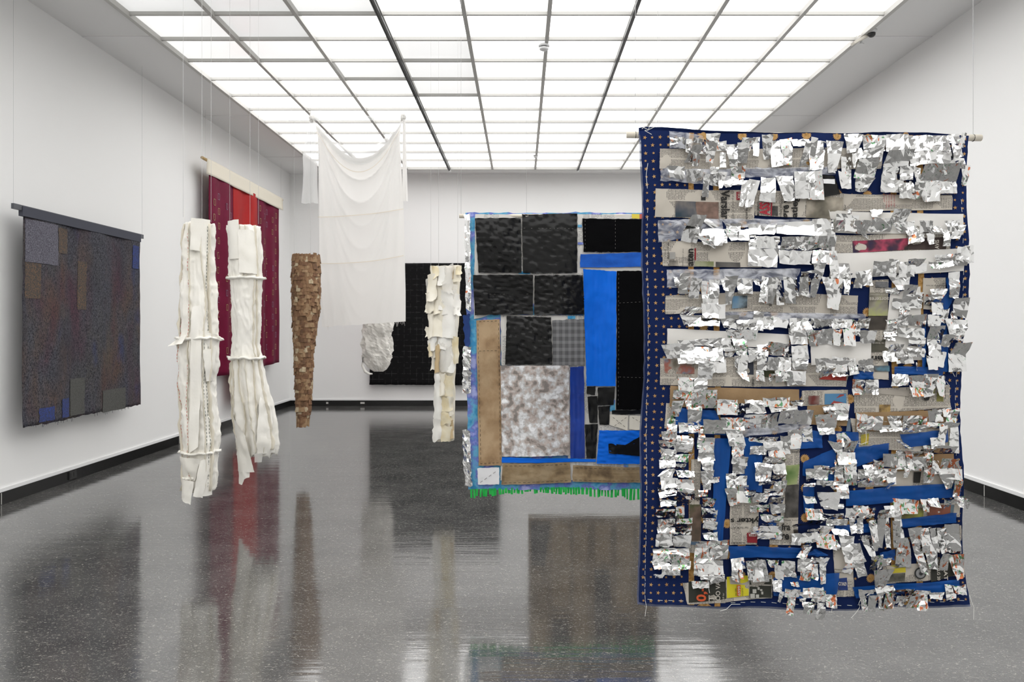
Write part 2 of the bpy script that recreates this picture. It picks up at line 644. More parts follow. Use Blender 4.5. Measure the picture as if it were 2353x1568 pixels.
mk('rod', *tube([(XW, 9.5, 3.745), (XW, 12.69, 3.745)], .02, 12), mat('bamboo', (.52, .36, .17), .5), rt, smooth=True)
mot = {0: [], 1: []}
for cI, y in enumerate([9.85, 10.02, 10.22, 10.4, 11.6, 11.8, 12.0, 12.2, 12.38]):
    for rI in range(13):
        z = 3.42 - rI * .205 - (.1 if cI % 2 else 0)
        if z < 1.0 or random.random() < .30:
            continue
        x = XW + rcloth(y, z) + .0035
        hw, hh, t = .03, .045, .008
        q = merge(box(x, x + .001, y - hw, y + hw, z + hh - t, z + hh), box(x, x + .001, y - hw, y + hw, z - hh, z - hh + t),
                  box(x, x + .001, y - hw, y - hw + t, z - hh, z + hh), box(x, x + .001, y + hw - t, y + hw, z - hh, z + hh))
        mot[random.choice((0, 0, 1))].append(q)
mk('woven_motifs', *merge(*mot[0]), mat('gold_thread', (.34, .22, .10), .5), rt, kind='stuff', label='small woven gold rectangles')
mk('woven_motifs', *merge(*mot[1]), mat('grey_thread', (.22, .13, .20), .5), rt, kind='stuff', label='small woven grey rectangles')
wires(rt, [(XW, 9.6, 3.76), (XW, 12.62, 3.76)], M_WIRE)

# ------------------------------------------------------------------ black textile on the end wall
bt = thing('black_wall_textile', 'large black textile with a faint grey grid on the end wall', 'textile', W(1000, 885, 121.5))


def grid_material():
    m = bpy.data.materials.new('black_grid_weave')
    m.use_nodes = True
    nt = m.node_tree
    b = nt.nodes['Principled BSDF']
    b.inputs['Roughness'].default_value = .9
    b.inputs['Specular IOR Level'].default_value = .2
    sx = nt.nodes.new('ShaderNodeSeparateXYZ')
    ob = coord(nt, 'Object')
    nt.links.new(ob, sx.inputs[0])
    fx = mnode(nt, 'FRACT', mnode(nt, 'MULTIPLY', sx.outputs['X'], 8.5))
    fz = mnode(nt, 'FRACT', mnode(nt, 'MULTIPLY', sx.outputs['Z'], 9.5))
    ln = mnode(nt, 'MAXIMUM', mnode(nt, 'LESS_THAN', fx, .07), mnode(nt, 'LESS_THAN', fz, .09))
    n = smooth(nt, noisefac(nt, ob, 14, 4), .42, .62)
    col = mixcol(nt, mnode(nt, 'MULTIPLY', ln, mnode(nt, 'MULTIPLY', n, .9)), (.0045, .0045, .005), (.035, .035, .036))
    nt.links.new(col, b.inputs['Base Color'])
    return m


def bfn(px, py, u, v):
    return W(px, py, 121.5, -.02 + .012 * math.sin(u * 21) * v + .05 * v + .012 * N(u * 5, v * 4) + .02 * max(0, v - .9) * math.sin(u * 34))


V, Fc, U = grid([(849, 605), (1148, 605)], [(850, 884), (1148, 886)], 50, 40, bfn, jag=1.2)
mk('cloth', V, Fc, grid_material(), bt, smooth=True, solid=.006)
mk('hanging_rod', *tube([W(846, 606, 121.5, -.03), W(1151, 606, 121.5, -.03)], .012, 8), M_DARK, bt)

# ------------------------------------------------------------------ lofted hangings
def loft(rows, s, n=48, depth=.8, fold=None, y0=None, y1=None, ny=60, ragged_top=0, ragged_bot=0, seed=0):
    """open tube hanging at scale s; rows [(py, xl, xr)]; fold(a, t, py) -> metres outward"""
    y0 = rows[0][0] if y0 is None else y0
    y1 = rows[-1][0] if y1 is None else y1
    V, Fc = [], []
    for j in range(ny + 1):
        t = j / ny
        for k in range(n):
            a = 2 * math.pi * k / n
            py = lerp(y0, y1, t)
            if j == 0 and ragged_top:
                py -= ragged_top * N(math.cos(a) * 3 + seed, math.sin(a) * 3, seed)
            if j == ny and ragged_bot:
                py += ragged_bot * N(math.cos(a) * 3 + seed, math.sin(a) * 3, seed + 3)
            xl, xr = interp(rows, py)
            c, r = (xl + xr) / 2, (xr - xl) / 2
            rr = r / s + (fold(a, t, py) if fold else 0)
            p = W(c, py, s)
            V.append(Vector((p.x + rr * math.cos(a), p.y + rr * math.sin(a) * depth, p.z)))
    for j in range(ny):
        for k in range(n):
            k2 = (k + 1) % n
            Fc.append((j * n + k, (j + 1) * n + k, (j + 1) * n + k2, j * n + k2))
    return V, Fc


def surf(rows, s, a, py, out=0.0, depth=.8, fold=None):
    xl, xr = interp(rows, py)
    rr = (xr - xl) / 2 / s + out + (fold(a, 0, py) if fold else 0)
    p = W((xl + xr) / 2, py, s)
    return Vector((p.x + rr * math.cos(a), p.y + rr * math.sin(a) * depth, p.z))


def fin(rows, s, afn, y0, y1, w, fold, depth=.8, n=40, seed=0.0, inn=-.012):
    """raised seam allowance running down the tube"""
    V, Fc = [], []
    for j in range(n + 1):
        py = lerp(y0, y1, j / n)
        a = afn(py)
        ww = w * (1 + .6 * N(py * .05, seed)) + .004 * N(py * .3, seed)
        b2 = .10 * N(py * .06, seed + 4)
        V += [surf(rows, s, a, py, inn, depth, fold), surf(rows, s, a + .03 + b2 * .4, py, ww * .6, depth, fold), surf(rows, s, a + .05 + b2, py, ww, depth, fold)]
    for j in range(n):
        for k in range(2):
            i = j * 3 + k
            Fc.append((i, i + 3, i + 4, i + 1))
    return V, Fc


def ring(rows, s, py, w, fold, a0=0, a1=2 * math.pi, depth=.8, n=44, seed=0.0, amp=6.0):
    """crimped seam running round the tube"""
    V, Fc = [], []
    for k in range(n + 1):
        a = lerp(a0, a1, k / n)
        y = py + amp * N(a * 2.2, seed) + amp * .5 * N(a * 6, seed)
        ww = w * (1 + .7 * N(a * 4, seed + 2))
        V += [surf(rows, s, a, y - 1, -.01, depth, fold), surf(rows, s, a, y - 3, ww * .8, depth, fold), surf(rows, s, a, y + 1, ww, depth, fold), surf(rows, s, a, y + 4, -.008, depth, fold)]
    for k in range(n):
        for q in range(3):
            i = k * 4 + q
            Fc.append((i, i + 1, i + 5, i + 4))
    return V, Fc


def z4(rows):
    return [(350 + y / 1.935, 380 + a / 1.935, 380 + b / 1.935) for y, a, b in rows]


def Z4(x, y):
    return (380 + x / 1.935, 350 + y / 1.935)


M_HIDE = mat('cream_hide', (.86, .83, .755), .55, col2=(.91, .885, .825), nscale=4, bump=.25, bscale=45, bdist=.004)
M_HIDE2 = mat('cream_hide_edge', (.74, .69, .58), .7)
M_STRED = mat('red_stitching', (.55, .10, .06), .7)
M_STGRN = mat('dark_stitching', (.05, .08, .06), .7)


HUG = {}


def flapsheet(name, parent, top, bot, s, off, m, nu=6, nv=6, amp=.012, seed=0, jag=1.4, curl=0.0, solid=0.0):
    def fn(px, py, u, v):
        if parent in HUG:
            rows, k, out = HUG[parent]
            xl, xr = interp(rows, py)
            q = max(-1, min(1, (px - (xl + xr) / 2) / ((xr - xl) / 2)))
            d = k * math.sqrt(max(0, 1 - q * q)) * (xr - xl) / 2 / s
            return W(px, py, s, d + out + .006 * (seed % 3) + amp * .7 * N(px * .06 + seed, py * .05, seed) + amp * .5 * abs(N(px * .12, py * .11 + seed, seed)) + curl * v * v)
        return W(px, py, s, off + amp * N(px * .06 + seed, py * .05, seed) + curl * v * v - .02 * (2 * u - 1) ** 2)
    V, Fc, U = grid(top, bot, nu, nv, fn, jag=jag, seed=seed)
    return mk(name, V, Fc, m, parent, smooth=True, solid=solid)


# first tube, nearest
R1 = z4([(318, 92, 209), (430, 84, 206), (520, 82, 208), (600, 80, 216), (700, 76, 220), (760, 76, 224), (820, 68, 226), (860, 66, 226),
         (950, 68, 226), (1010, 70, 216), (1100, 74, 218), (1200, 76, 226), (1280, 78, 234), (1335, 76, 228), (1400, 82, 222), (1450, 84, 220), (1505, 82, 212)])
S1 = 338


def fold1(a, t, py):
    x, y = math.cos(a), math.sin(a)
    f = .012 * (1 - 2 * abs(N(x * 3 + 2, y * 3, py * .035))) ** 3 * .8 + .014 * N(x * 2.2, y * 2.2, py * .016) + .010 * abs(N(x * 4, y * 4, py * .03 + 7)) + .007 * N(x * 6, y * 6, py * .012)
    f += .010 * math.sin(a * 5 + .6 * math.sin(py * .01))
    return f - .006


t1 = thing('hide_column', 'cream stitched hide column nearest the viewer, seamed with red and dark thread', 'hanging sculpture', W(457, 1148, S1), 'hanging cream hide columns')
mk('tube', *loft(R1, S1, 96, .8, fold1, ny=150, ragged_top=6, ragged_bot=10, seed=1), M_HIDE, t1, smooth=True, solid=.004)
FRONT = -math.pi / 2
HUG[t1] = (R1, .8, .016)
for a0, w_, sd in ((FRONT - .25, .020, 1.0), (FRONT + .95, .030, 2.0), (FRONT - 1.15, .022, 3.0), (FRONT + .55, .016, 4.0), (1.4, .02, 5.0)):
    mk('seam_allowance', *fin(R1, S1, lambda py, a0=a0, sd=sd: a0 + .22 * N(py * .008, sd), R1[0][0] + 2, 1125, w_, fold1, seed=sd), M_HIDE2, t1, smooth=True, solid=.003)
for a0, m_, sd in ((FRONT - .95, M_STRED, 3.0), (FRONT - .30, M_STRED, 1.0), (FRONT + .85, M_STGRN, 2.0), (FRONT + .66, M_STGRN, 6.0)):
    st = []
    for k in range(74):
        py = lerp(R1[0][0] + 8, 1118, k / 74)
        if sd == 6.0 and py < 770:
            continue
        A = lambda q: a0 + .22 * N(q * .008, sd)
        st.append(tube([surf(R1, S1, A(py), py, .004, .8, fold1), surf(R1, S1, A(py + 5), py + 5, .004, .8, fold1)], .0016, 4))
    mk('stitching', *merge(*st), m_, t1, kind='stuff')
mk('waist_seam', *ring(R1, S1, 778, .030, fold1, seed=5), M_HIDE, t1, smooth=True, solid=.003)
mk('waist_seam', *ring(R1, S1, 1038, .022, fold1, a0=FRONT - 1.9, a1=FRONT + 1.9, seed=9), M_HIDE, t1, smooth=True, solid=.003)
mk('waist_seam', *ring(R1, S1, 1096, .016, fold1, a0=FRONT - 1.7, a1=FRONT + .3, seed=12), M_HIDE, t1, smooth=True, solid=.003)
flapsheet('hide_flap', t1, [Z4(90, 245), Z4(95, 245)], [Z4(86, 345), Z4(102, 345)], S1, .06, M_HIDE, 2, 6)
flapsheet('hide_flap', t1, [Z4(140, 300), Z4(209, 305)], [Z4(138, 440), Z4(205, 450)], S1, .135, M_HIDE, 6, 8, seed=3)
flapsheet('hide_flap', t1, [Z4(180, 790), Z4(240, 812)], [Z4(175, 880), Z4(218, 900)], S1, .16, M_HIDE, 6, 8, amp=.02, seed=6, curl=-.03)
flapsheet('hide_flap', t1, [Z4(228, 818), Z4(250, 822)], [Z4(232, 834), Z4(258, 838)], S1, .14, M_HIDE, 3, 2, seed=7)
flapsheet('hide_flap', t1, [Z4(70, 822), Z4(130, 812)], [Z4(28, 862), Z4(118, 850)], S1, .14, M_HIDE, 8, 4, amp=.02, seed=8, curl=.03)
flapsheet('hide_flap', t1, [Z4(62, 708), Z4(84, 730)], [Z4(66, 790), Z4(84, 800)], S1, .06, M_HIDE, 3, 5, seed=9)
flapsheet('hide_flap', t1, [Z4(150, 690), Z4(196, 680)], [Z4(136, 1330), Z4(178, 1300)], S1, .165, M_HIDE, 5, 16, amp=.02, seed=15)
flapsheet('hide_flap', t1, [Z4(82, 1345), Z4(190, 1350)], [Z4(82, 1440), Z4(158, 1450)], S1, .165, M_HIDE, 7, 6, amp=.03, seed=16, curl=-.02)
flapsheet('hide_flap', t1, [Z4(186, 1360), Z4(226, 1350)], [Z4(156, 1515), Z4(190, 1525)], S1, .15, M_HIDE, 5, 8, amp=.02, seed=17)
flapsheet('hide_flap', t1, [Z4(206, 1370), Z4(226, 1350)], [Z4(190, 1518), Z4(212, 1522)], S1, .13, M_HIDE, 4, 8, amp=.02, seed=18)
flapsheet('hide_flap', t1, [Z4(80, 1440), Z4(158, 1450)], [Z4(80, 1530), Z4(142, 1552)], S1, .14, M_HIDE, 6, 7, amp=.02, seed=19)
flapsheet('hide_flap', t1, [Z4(198, 880), Z4(232, 868)], [Z4(206, 1015), Z4(226, 1015)], S1, .12, M_HIDE, 4, 8, amp=.02, seed=20)
wires(t1, [W(424, 500, S1, .02), W(452, 510, S1, -.08), W(488, 512, S1, .02)], M_WIRE)

# second tube
R2 = z4([(330, 282, 414), (450, 290, 422), (555, 295, 424), (575, 298, 424), (640, 300, 418), (760, 302, 418), (850, 303, 412), (905, 298, 426), (930, 303, 428),
         (1010, 302, 440), (1100, 305, 462), (1200, 316, 482), (1300, 328, 494), (1345, 331, 480)])
S2 = 279


def fold2(a, t, py):
    x, y = math.cos(a), math.sin(a)
    f = .012 * (1 - 2 * abs(N(x * 3, y * 3, py * .03 + 9))) ** 3 * .8 + .012 * N(x * 2.4 + 5, y * 2.4, py * .018) + .008 * abs(N(x * 4, y * 4, py * .035)) + .006 * N(x * 6, y * 6, py * .02)
    if py > 820:
        f += .022 * math.sin(a * 8 + .5) * min(1, (py - 820) / 120)
    else:
        f += .007 * math.sin(a * 6)
    return f - .004


t2 = thing('hide_column', 'cream hide column with two crimped ring seams and flared hem, before the maroon cloth', 'hanging sculpture', W(580, 1108, S2), 'hanging cream hide columns')
mk('tube', *loft(R2, S2, 96, .8, fold2, ny=150, ragged_top=5, ragged_bot=16, seed=2), M_HIDE, t2, smooth=True, solid=.004)
HUG[t2] = (R2, .8, .016)
mk('ring_seam', *ring(R2, S2, 640, .030, fold2, seed=3, amp=3), M_HIDE, t2, smooth=True, solid=.003)
mk('ring_seam', *ring(R2, S2, 823, .034, fold2, seed=8, amp=4), M_HIDE, t2, smooth=True, solid=.003)
for a0, ya, yb, w_, sd in ((FRONT + .05, 520, 636, .02, 1), (FRONT + .35, 520, 636, .018, 11), (FRONT + 1.0, 520, 820, .02, 2), (FRONT + .75, 644, 820, .018, 3), (FRONT - .9, 826, 1036, .02, 4),
                           (FRONT - .35, 826, 1036, .028, 5), (FRONT + .15, 826, 1036, .03, 6), (FRONT + .5, 826, 1036, .03, 7), (FRONT + .95, 826, 1030, .03, 8), (FRONT - 1.3, 820, 1030, .02, 12)):
    mk('seam_allowance', *fin(R2, S2, lambda py, a0=a0, sd=sd: a0 + .18 * N(py * .010, sd), ya, yb, w_, fold2, seed=sd), M_HIDE2, t2, smooth=True, solid=.003)
flapsheet('hide_flap', t2, [Z4(281, 314), Z4(350, 308)], [Z4(286, 480), Z4(352, 480)], S2, .19, M_HIDE, 6, 8, amp=.01, seed=3)
flapsheet('hide_flap', t2, [Z4(350, 352), Z4(418, 352)], [Z4(352, 540), Z4(424, 545)], S2, .20, M_HIDE, 7, 10, amp=.014, seed=4)
flapsheet('hide_flap', t2, [Z4(310, 1160), Z4(385, 1250)], [Z4(331, 1412), Z4(424, 1408)], S2, .22, M_HIDE, 8, 12, amp=.02, seed=5)
flapsheet('hide_flap', t2, [Z4(342, 1380), Z4(400, 1380)], [Z4(342, 1466), Z4(366, 1466)], S2, .18, M_HIDE, 5, 5, amp=.02, seed=6)
flapsheet('hide_flap', t2, [Z4(366, 1400), Z4(402, 1400)], [Z4(370, 1444), Z4(400, 1430)], S2, .17, M_HIDE, 5, 5, amp=.02, seed=7)
flapsheet('hide_flap', t2, [Z4(425, 1325), Z4(455, 1325)], [Z4(424, 1366), Z4(452, 1366)], S2, .12, mat('sheer_film', (.85, .83, .78), .4, transp=.4), 4, 4, seed=8)
flapsheet('hide_flap', t2, [Z4(440, 1080), Z4(476, 1130)], [Z4(432, 1330), Z4(492, 1332)], S2, .17, M_HIDE, 6, 12, amp=.025, seed=10)
wires(t2, [W(528, 512, S2, 0), W(562, 515, S2, -.12), W(594, 515, S2, 0)], M_WIRE)

# ------------------------------------------------------------------ bark cone
def z5(rows):
    return [(240 + y / 1.985, 640 + a / 1.985, 640 + b / 1.985) for y, a, b in rows]


def Z5(x, y):
    return (640 + x / 1.985, 240 + y / 1.985)


RB = z5([(712, 68, 183), (760, 66, 187), (850, 65, 187), (950, 67, 182), (1050, 71, 166), (1150, 75, 155), (1300, 79, 150), (1400, 83, 144), (1452, 86, 133)])
SB = 205
bc = thing('bark_cone', 'long brown cone of small bark squares tapering downward beside the white cloth', 'hanging sculpture', W(705, 975, SB))
M_BIN = mat('cone_lining', (.10, .055, .025), .9)
mk('lining', *loft(RB, SB, 40, .9, lambda a, t, py: -.012, ny=30), M_BIN, bc, smooth=True)
BARK = [mat('bark_%d' % i, c, .8, col2=d, nscale=30, bump=.5, bscale=120, bdist=.003) for i, (c, d) in enumerate((
    ((.19, .10, .05), (.30, .175, .09)), ((.145, .07, .035), (.22, .115, .06)), ((.27, .165, .085), (.37, .245, .14)),
    ((.115, .06, .03), (.19, .10, .05)), ((.40, .31, .19), (.56, .46, .32))))]
pieces = []
py = RB[0][0]
row = 0
while py < RB[-1][0] - 3:
    xl, xr = interp(RB, py)
    r = (xr - xl) / 2
    n = max(9, int(2 * math.pi * r / 9.2))
    hgt = random.uniform(8.2, 9.6)
    for k in range(n):
        a = 2 * math.pi * (k + .5 * (row % 2) + random.uniform(-.12, .12)) / n
        pieces.append((a, py + random.uniform(-1, 1), 2 * math.pi / n * random.uniform(.5, .68), hgt * random.uniform(.55, .78)))
    py += hgt * .93
    row += 1
# rag of taller chips at the rim
for k in range(22):
    pieces.append((2 * math.pi * k / 22, RB[0][0] - random.uniform(2, 7), .17, random.uniform(7, 11)))
for k in range(12):
    pieces.append((2 * math.pi * k / 12, RB[-1][0] + random.uniform(-2, 3), .3, random.uniform(7, 11)))


def barkpiece(a, py, da, dh):
    o1 = random.uniform(.0, .012)
    lift = random.uniform(-.004, .012)
    tw = random.uniform(-.12, .12)
    V = []
    for d in (0, -.007):
        for ky, kx in ((-1, -1), (-1, 0), (-1, 1), (1, -1), (1, 0), (1, 1)):
            jx, jy = random.uniform(.85, 1.08), random.uniform(.85, 1.1)
            y = py + ky * dh * jy + kx * dh * tw
            V.append(surf(RB, SB, a + kx * da * jx, y, o1 + d + (lift if ky > 0 else 0) + (.004 if kx == 0 else 0), .9))
    Fc = [(0, 3, 4, 1), (1, 4, 5, 2), (6, 7, 10, 9), (7, 8, 11, 10), (0, 1, 7, 6), (1, 2, 8, 7), (3, 9, 10, 4), (4, 10, 11, 5), (0, 6, 9, 3), (2, 5, 11, 8)]
    return V, Fc


pieces.sort(key=lambda p: math.sin(p[0]))
rest = [[] for _ in BARK]
for i, p in enumerate(pieces):
    pale = N(math.cos(p[0]) * 2, p[1] * .03, 3) + (.35 if p[1] > 780 and math.cos(p[0]) < -.2 else 0)
    mi = 4 if (random.random() < .06 + (.22 if pale > .35 else 0)) else random.choice((0, 0, 0, 1, 1, 2, 2, 3))
    if i < 300:
        mk('bark_chip', *barkpiece(*p), BARK[mi], bc)
    else:
        rest[mi].append(barkpiece(*p))
for mi, q in enumerate(rest):
    if q:
        mk('rear_bark_chips', *merge(*q), BARK[mi], bc, kind='stuff')
wires(bc, [W(676, 600, SB), W(705, 600, SB, -.14), W(733, 600, SB)], M_WIRE)

# ------------------------------------------------------------------ white sheer cloth on an acrylic rod
SC = 184
wc = thing('white_cloth', 'long sheer white cloth knotted at two corners to a clear rod', 'hanging cloth', W(830, 752, SC))
M_CLOTH = mat('white_voile', (.93, .915, .89), .9, transl=.3, bump=.1, bscale=200)
M_SHEER = mat('white_sheer', (.86, .86, .85), .9, transl=.2, transp=.28)
kL, kR = Z5(158, 72), Z5(573, 70)
ROWS_C = z5([(85, 170, 562), (160, 184, 556), (300, 184, 562), (470, 184, 570), (690, 186, 577), (850, 190, 580), (1020, 198, 579)])


def swag(u):
    return 4 * u * (1 - u)


def wcfn(u, v):
    # top edge sags between the knots
    sag = 82 * swag(u) ** 1.0
    ytop = lerp(kL[1], kR[1], u) + 6 + sag
    ybot = lerp(752, 739, u) + 2.0 * N(u * 8)
    py = lerp(ytop, ybot, v)
    xl, xr = interp(ROWS_C, max(py, 290) if u in (0, 1) else py)
    q = 0
    px = lerp(xl, xr, u)
    # folds hanging in nested swags from the knots
    d = (py - (lerp(kL[1], kR[1], u) + 6 + sag))
    reach = math.exp(-d / 150.0)
    side = 1 - swag(u)
    g = d / (swag(u) * .85 + .18)
    ph = g * .062 + .5 * N(u * 2, 3)
    crease = 1 - abs(math.sin(ph)) ** .6
    f = .10 * math.exp(-g / 120.0) * (crease - .25) * (1 - math.exp(-d / 8)) * (.3 + .7 * swag(u))
    f += .05 * math.exp(-d / 230.0) * (1 - abs(math.sin((abs(u - .5) * 2) ** 1.5 * 9 + d * .010))) * (side ** .5)
    f += .012 * N(u * 3, py * .006) + .008 * math.sin(u * 13 + py * .004) * min(1, v * 2)
    f += .05 * math.exp(-((py - 455) / 40.0) ** 2) * swag(u) ** 2
    return W(px, py, SC, f)


nu, nv = 70, 110
V = [wcfn(i / nu, (j / nv) ** 1.15) for j in range(nv + 1) for i in range(nu + 1)]
Fc = [(j * (nu + 1) + i, (j + 1) * (nu + 1) + i, (j + 1) * (nu + 1) + i + 1, j * (nu + 1) + i + 1) for j in range(nv) for i in range(nu)]
mk('sheet', V, Fc, M_CLOTH, wc, smooth=True)
# second layer of the swag at the top
V = []
for j in range(13):
    for i in range(nu + 1):
        u = i / nu
        v = j / 12
        y0 = lerp(kL[1], kR[1], u) + 4 + 66 * swag(u)
        py = y0 + v * 34 * (.3 + .7 * swag(u))
        xl, xr = interp(ROWS_C, py)
        V.append(W(lerp(xl - 3, xr + 2, u), py, SC, .045 + .03 * math.sin(v * 5) * swag(u)))
Fc = [(j * (nu + 1) + i, (j + 1) * (nu + 1) + i, (j + 1) * (nu + 1) + i + 1, j * (nu + 1) + i + 1) for j in range(12) for i in range(nu)]
mk('swag_fold', V, Fc, M_SHEER, wc, smooth=True)
M_SEAM = mat('tan_seam', (.86, .80, .70), .9, transl=.35)
for ya, yb, sagp in ((515, 478, 8), (725, 690, 12)):
    V = []
    for i in range(41):
        u = i / 40
        a = Z5(lerp(185, 573, u), lerp(ya, yb, u) + sagp * swag(u))
        x = (a[0] - ROWS_C[3][1]) / (ROWS_C[3][2] - ROWS_C[3][1])
        for dy in (0, 2.0):
            V.append(W(a[0], a[1] + dy, SC, .046 + .012 * N(u * 3, a[1] * .006) + .008 * math.sin(u * 13 + a[1] * .004)))
    mk('seam', V, [(2 * i, 2 * i + 1, 2 * i + 3, 2 * i + 2) for i in range(40)], M_SEAM, wc, smooth=True)
V = []
for i in range(41):
    u = i / 40
    for dy in (0, 2.0):
        py = lerp(kL[1], kR[1], u) + 30 + 92 * swag(u)
        xl, xr = interp(ROWS_C, py)
        V.append(W(lerp(xl + 2, xr - 2, u), py + dy, SC, .085))
mk('seam', V, [(2 * i, 2 * i + 1, 2 * i + 3, 2 * i + 2) for i in range(40)], M_SEAM, wc, smooth=True)


def crumple(name, c, rx, ry, rz, m, parent, seed, amp=.25, fac=2.2, n1=20, n2=14):
    V, Fc = [], []
    for j in range(n2 + 1):
        th = math.pi * j / n2
        for i in range(n1):
            ph = 2 * math.pi * i / n1
            d = Vector((math.sin(th) * math.cos(ph), math.sin(th) * math.sin(ph), math.cos(th)))
            k = 1 + amp * noise.noise(d * fac + Vector((seed, 0, 0))) + amp * .5 * abs(noise.noise(d * fac * 2 + Vector((0, seed, 0))))
            V.append((c[0] + rx * d.x * k, c[1] + ry * d.y * k, c[2] + rz * d.z * k))
    for j in range(n2):
        for i in range(n1):
            i2 = (i + 1) % n1
            Fc.append((j * n1 + i, (j + 1) * n1 + i, (j + 1) * n1 + i2, j * n1 + i2))
    return mk(name, V, Fc, m, parent, smooth=True)


for kx, sd in ((kL, 1), (kR, 4)):
    crumple('knot', W(kx[0] - 2, kx[1] - 4, SC, .02), .032, .032, .045, M_CLOTH, wc, sd, .45, 2.5)
# tails hanging from the knots
def tail(name, top, bot, off, m, waves, amp):
    def fn(px, py, u, v):
        return W(px, py, SC, off + amp * math.sin(u * waves + v * 2) * (.3 + .7 * v))
    V, Fc, U = grid(top, bot, 22, 40, fn)
    mk(name, V, Fc, m, wc, smooth=True)


V = []
for j in range(41):
    v = j / 40
    xl, xr = interp(z5([(75, 146, 162), (160, 126, 172), (240, 114, 180), (300, 118, 180), (380, 116, 178), (450, 110, 182)]), lerp(Z5(0, 75)[1], Z5(0, 452)[1], v))
    for i in range(23):
        u = i / 22
        V.append(W(lerp(xl, xr, u), lerp(Z5(0, 75)[1], Z5(0, 452)[1], v) + 2 * N(u * 4) * v, SC, .02 + .035 * math.sin(u * 8 + v * 2) * (.3 + .7 * v)))
mk('corner_tail', V, [(j * 23 + i, (j + 1) * 23 + i, (j + 1) * 23 + i + 1, j * 23 + i + 1) for j in range(40) for i in range(22)], M_SHEER, wc, smooth=True)
tail('corner_tail', [Z5(570, 75), Z5(583, 75)], [Z5(569, 444), Z5(593, 446)], .06, M_CLOTH, 8, .012)
acr = mat('clear_acrylic', (.9, .93, .93), .05, transp=.72)
mk('clear_rod', *tube([W(664, 273, SC), W(962, 271, SC)], .028, 14), acr, wc, smooth=True)
fr = []
for i in range(26):
    x = random.choice((random.uniform(735, 790), random.uniform(900, 930)))
    p = W(x, lerp(752, 739, (x - 737) / 195) - 2, SC)
    fr.append(tube([p, p + Vector((random.uniform(-.01, .01), 0, -random.uniform(.02, .07)))], .0009, 4))
mk('frayed_edge', *merge(*fr), M_CLOTH, wc, kind='stuff')
wires(wc, [W(670, 272, SC), W(957, 271, SC)], M_WIRE)

# ------------------------------------------------------------------ crumpled white bag behind the cloth
RG = z5([(760, 400, 500), (820, 385, 518), (900, 380, 524), (1000, 378, 524), (1050, 377, 523), (1100, 377, 520), (1150, 380, 516), (1180, 390, 511), (1205, 415, 494), (1219, 436, 476)])
SG = 166
wb = thing('crumpled_bag', 'crumpled off-white cloth bag hanging low behind the white cloth', 'hanging sculpture', W(866, 857, SG))


def foldg(a, t, py):
    x, y = math.cos(a), math.sin(a)
    n = noise.noise(Vector((x * 1.9, y * 1.9, py * .026)))
    n2 = noise.noise(Vector((x * 3.5 + 4, y * 3.5, py * .05)))
    n3 = noise.noise(Vector((x * 6 + 9, y * 6, py * .09)))
    return .10 * abs(n) + .07 * abs(n2) + .03 * abs(n3) - .06


MBAG = mat('bag_canvas', (.80, .775, .73), .8, bump=.3, bscale=50, bdist=.004)
bv, bf = loft(RG, SG, 40, .85, foldg, ny=44)
bf.append(tuple(range(44 * 40, 45 * 40)))
bf.append(tuple(range(39, -1, -1)))
mk('body', bv, bf, MBAG, wb)
mk('loop', *tube([W(*Z5(x, y), SG, .18) for x, y in ((398, 1150), (396, 1190), (408, 1216), (425, 1226), (441, 1226))], [.01, .018, .02, .018, .008], 8), MBAG, wb, smooth=True)
wires(wb, [W(845, 630, SG), W(884, 630, SG)], M_WIRE)

# ------------------------------------------------------------------ pale rag column
RP = z5([(742, 699, 828), (800, 694, 824), (950, 688, 822), (1050, 692, 814), (1120, 700, 812), (1200, 712, 806), (1240, 717, 804), (1400, 713, 801), (1533, 709, 799)])
SP = 244
pc = thing('rag_column', 'pale cream column of torn rags with a narrow papery lower leg', 'hanging sculpture', W(1020, 1013, SP))
PAPER = [mat('rag_%d' % i, c, .8, col2=d, nscale=7, bump=.3, bscale=60, bdist=.003) for i, (c, d) in enumerate((
    ((.80, .74, .60), (.86, .81, .70)), ((.70, .58, .34), (.84, .77, .60)), ((.84, .81, .75), (.88, .86, .80)), ((.50, .37, .20), (.60, .46, .27))))]
PAPER.append(mat('sheer_rag', (.85, .82, .76), .6, transp=.45))


def foldp(a, t, py):
    return .008 * N(math.cos(a) * 3, math.sin(a) * 3, py * .04) + .005 * math.sin(a * 9)


mk('leg', *loft(RP, SP, 40, .8, foldp, ny=60, ragged_top=4, ragged_bot=4), PAPER[0], pc, smooth=True, solid=.003)


def rag(x0, y0, x1, y1, mi, off, sd, skew=0, curl=.02, nu=5, nv=6, name='rag'):
    a, b2, c, d = Z5(x0, y0), Z5(x1, y0 + random.uniform(-6, 6)), Z5(x1 + skew, y1 + random.uniform(-10, 10)), Z5(x0 + skew, y1)
    flapsheet(name, pc, [a, b2], [d, c], SP, off, PAPER[mi], nu, nv, amp=.018, seed=sd, jag=5.0, curl=curl, solid=.0)


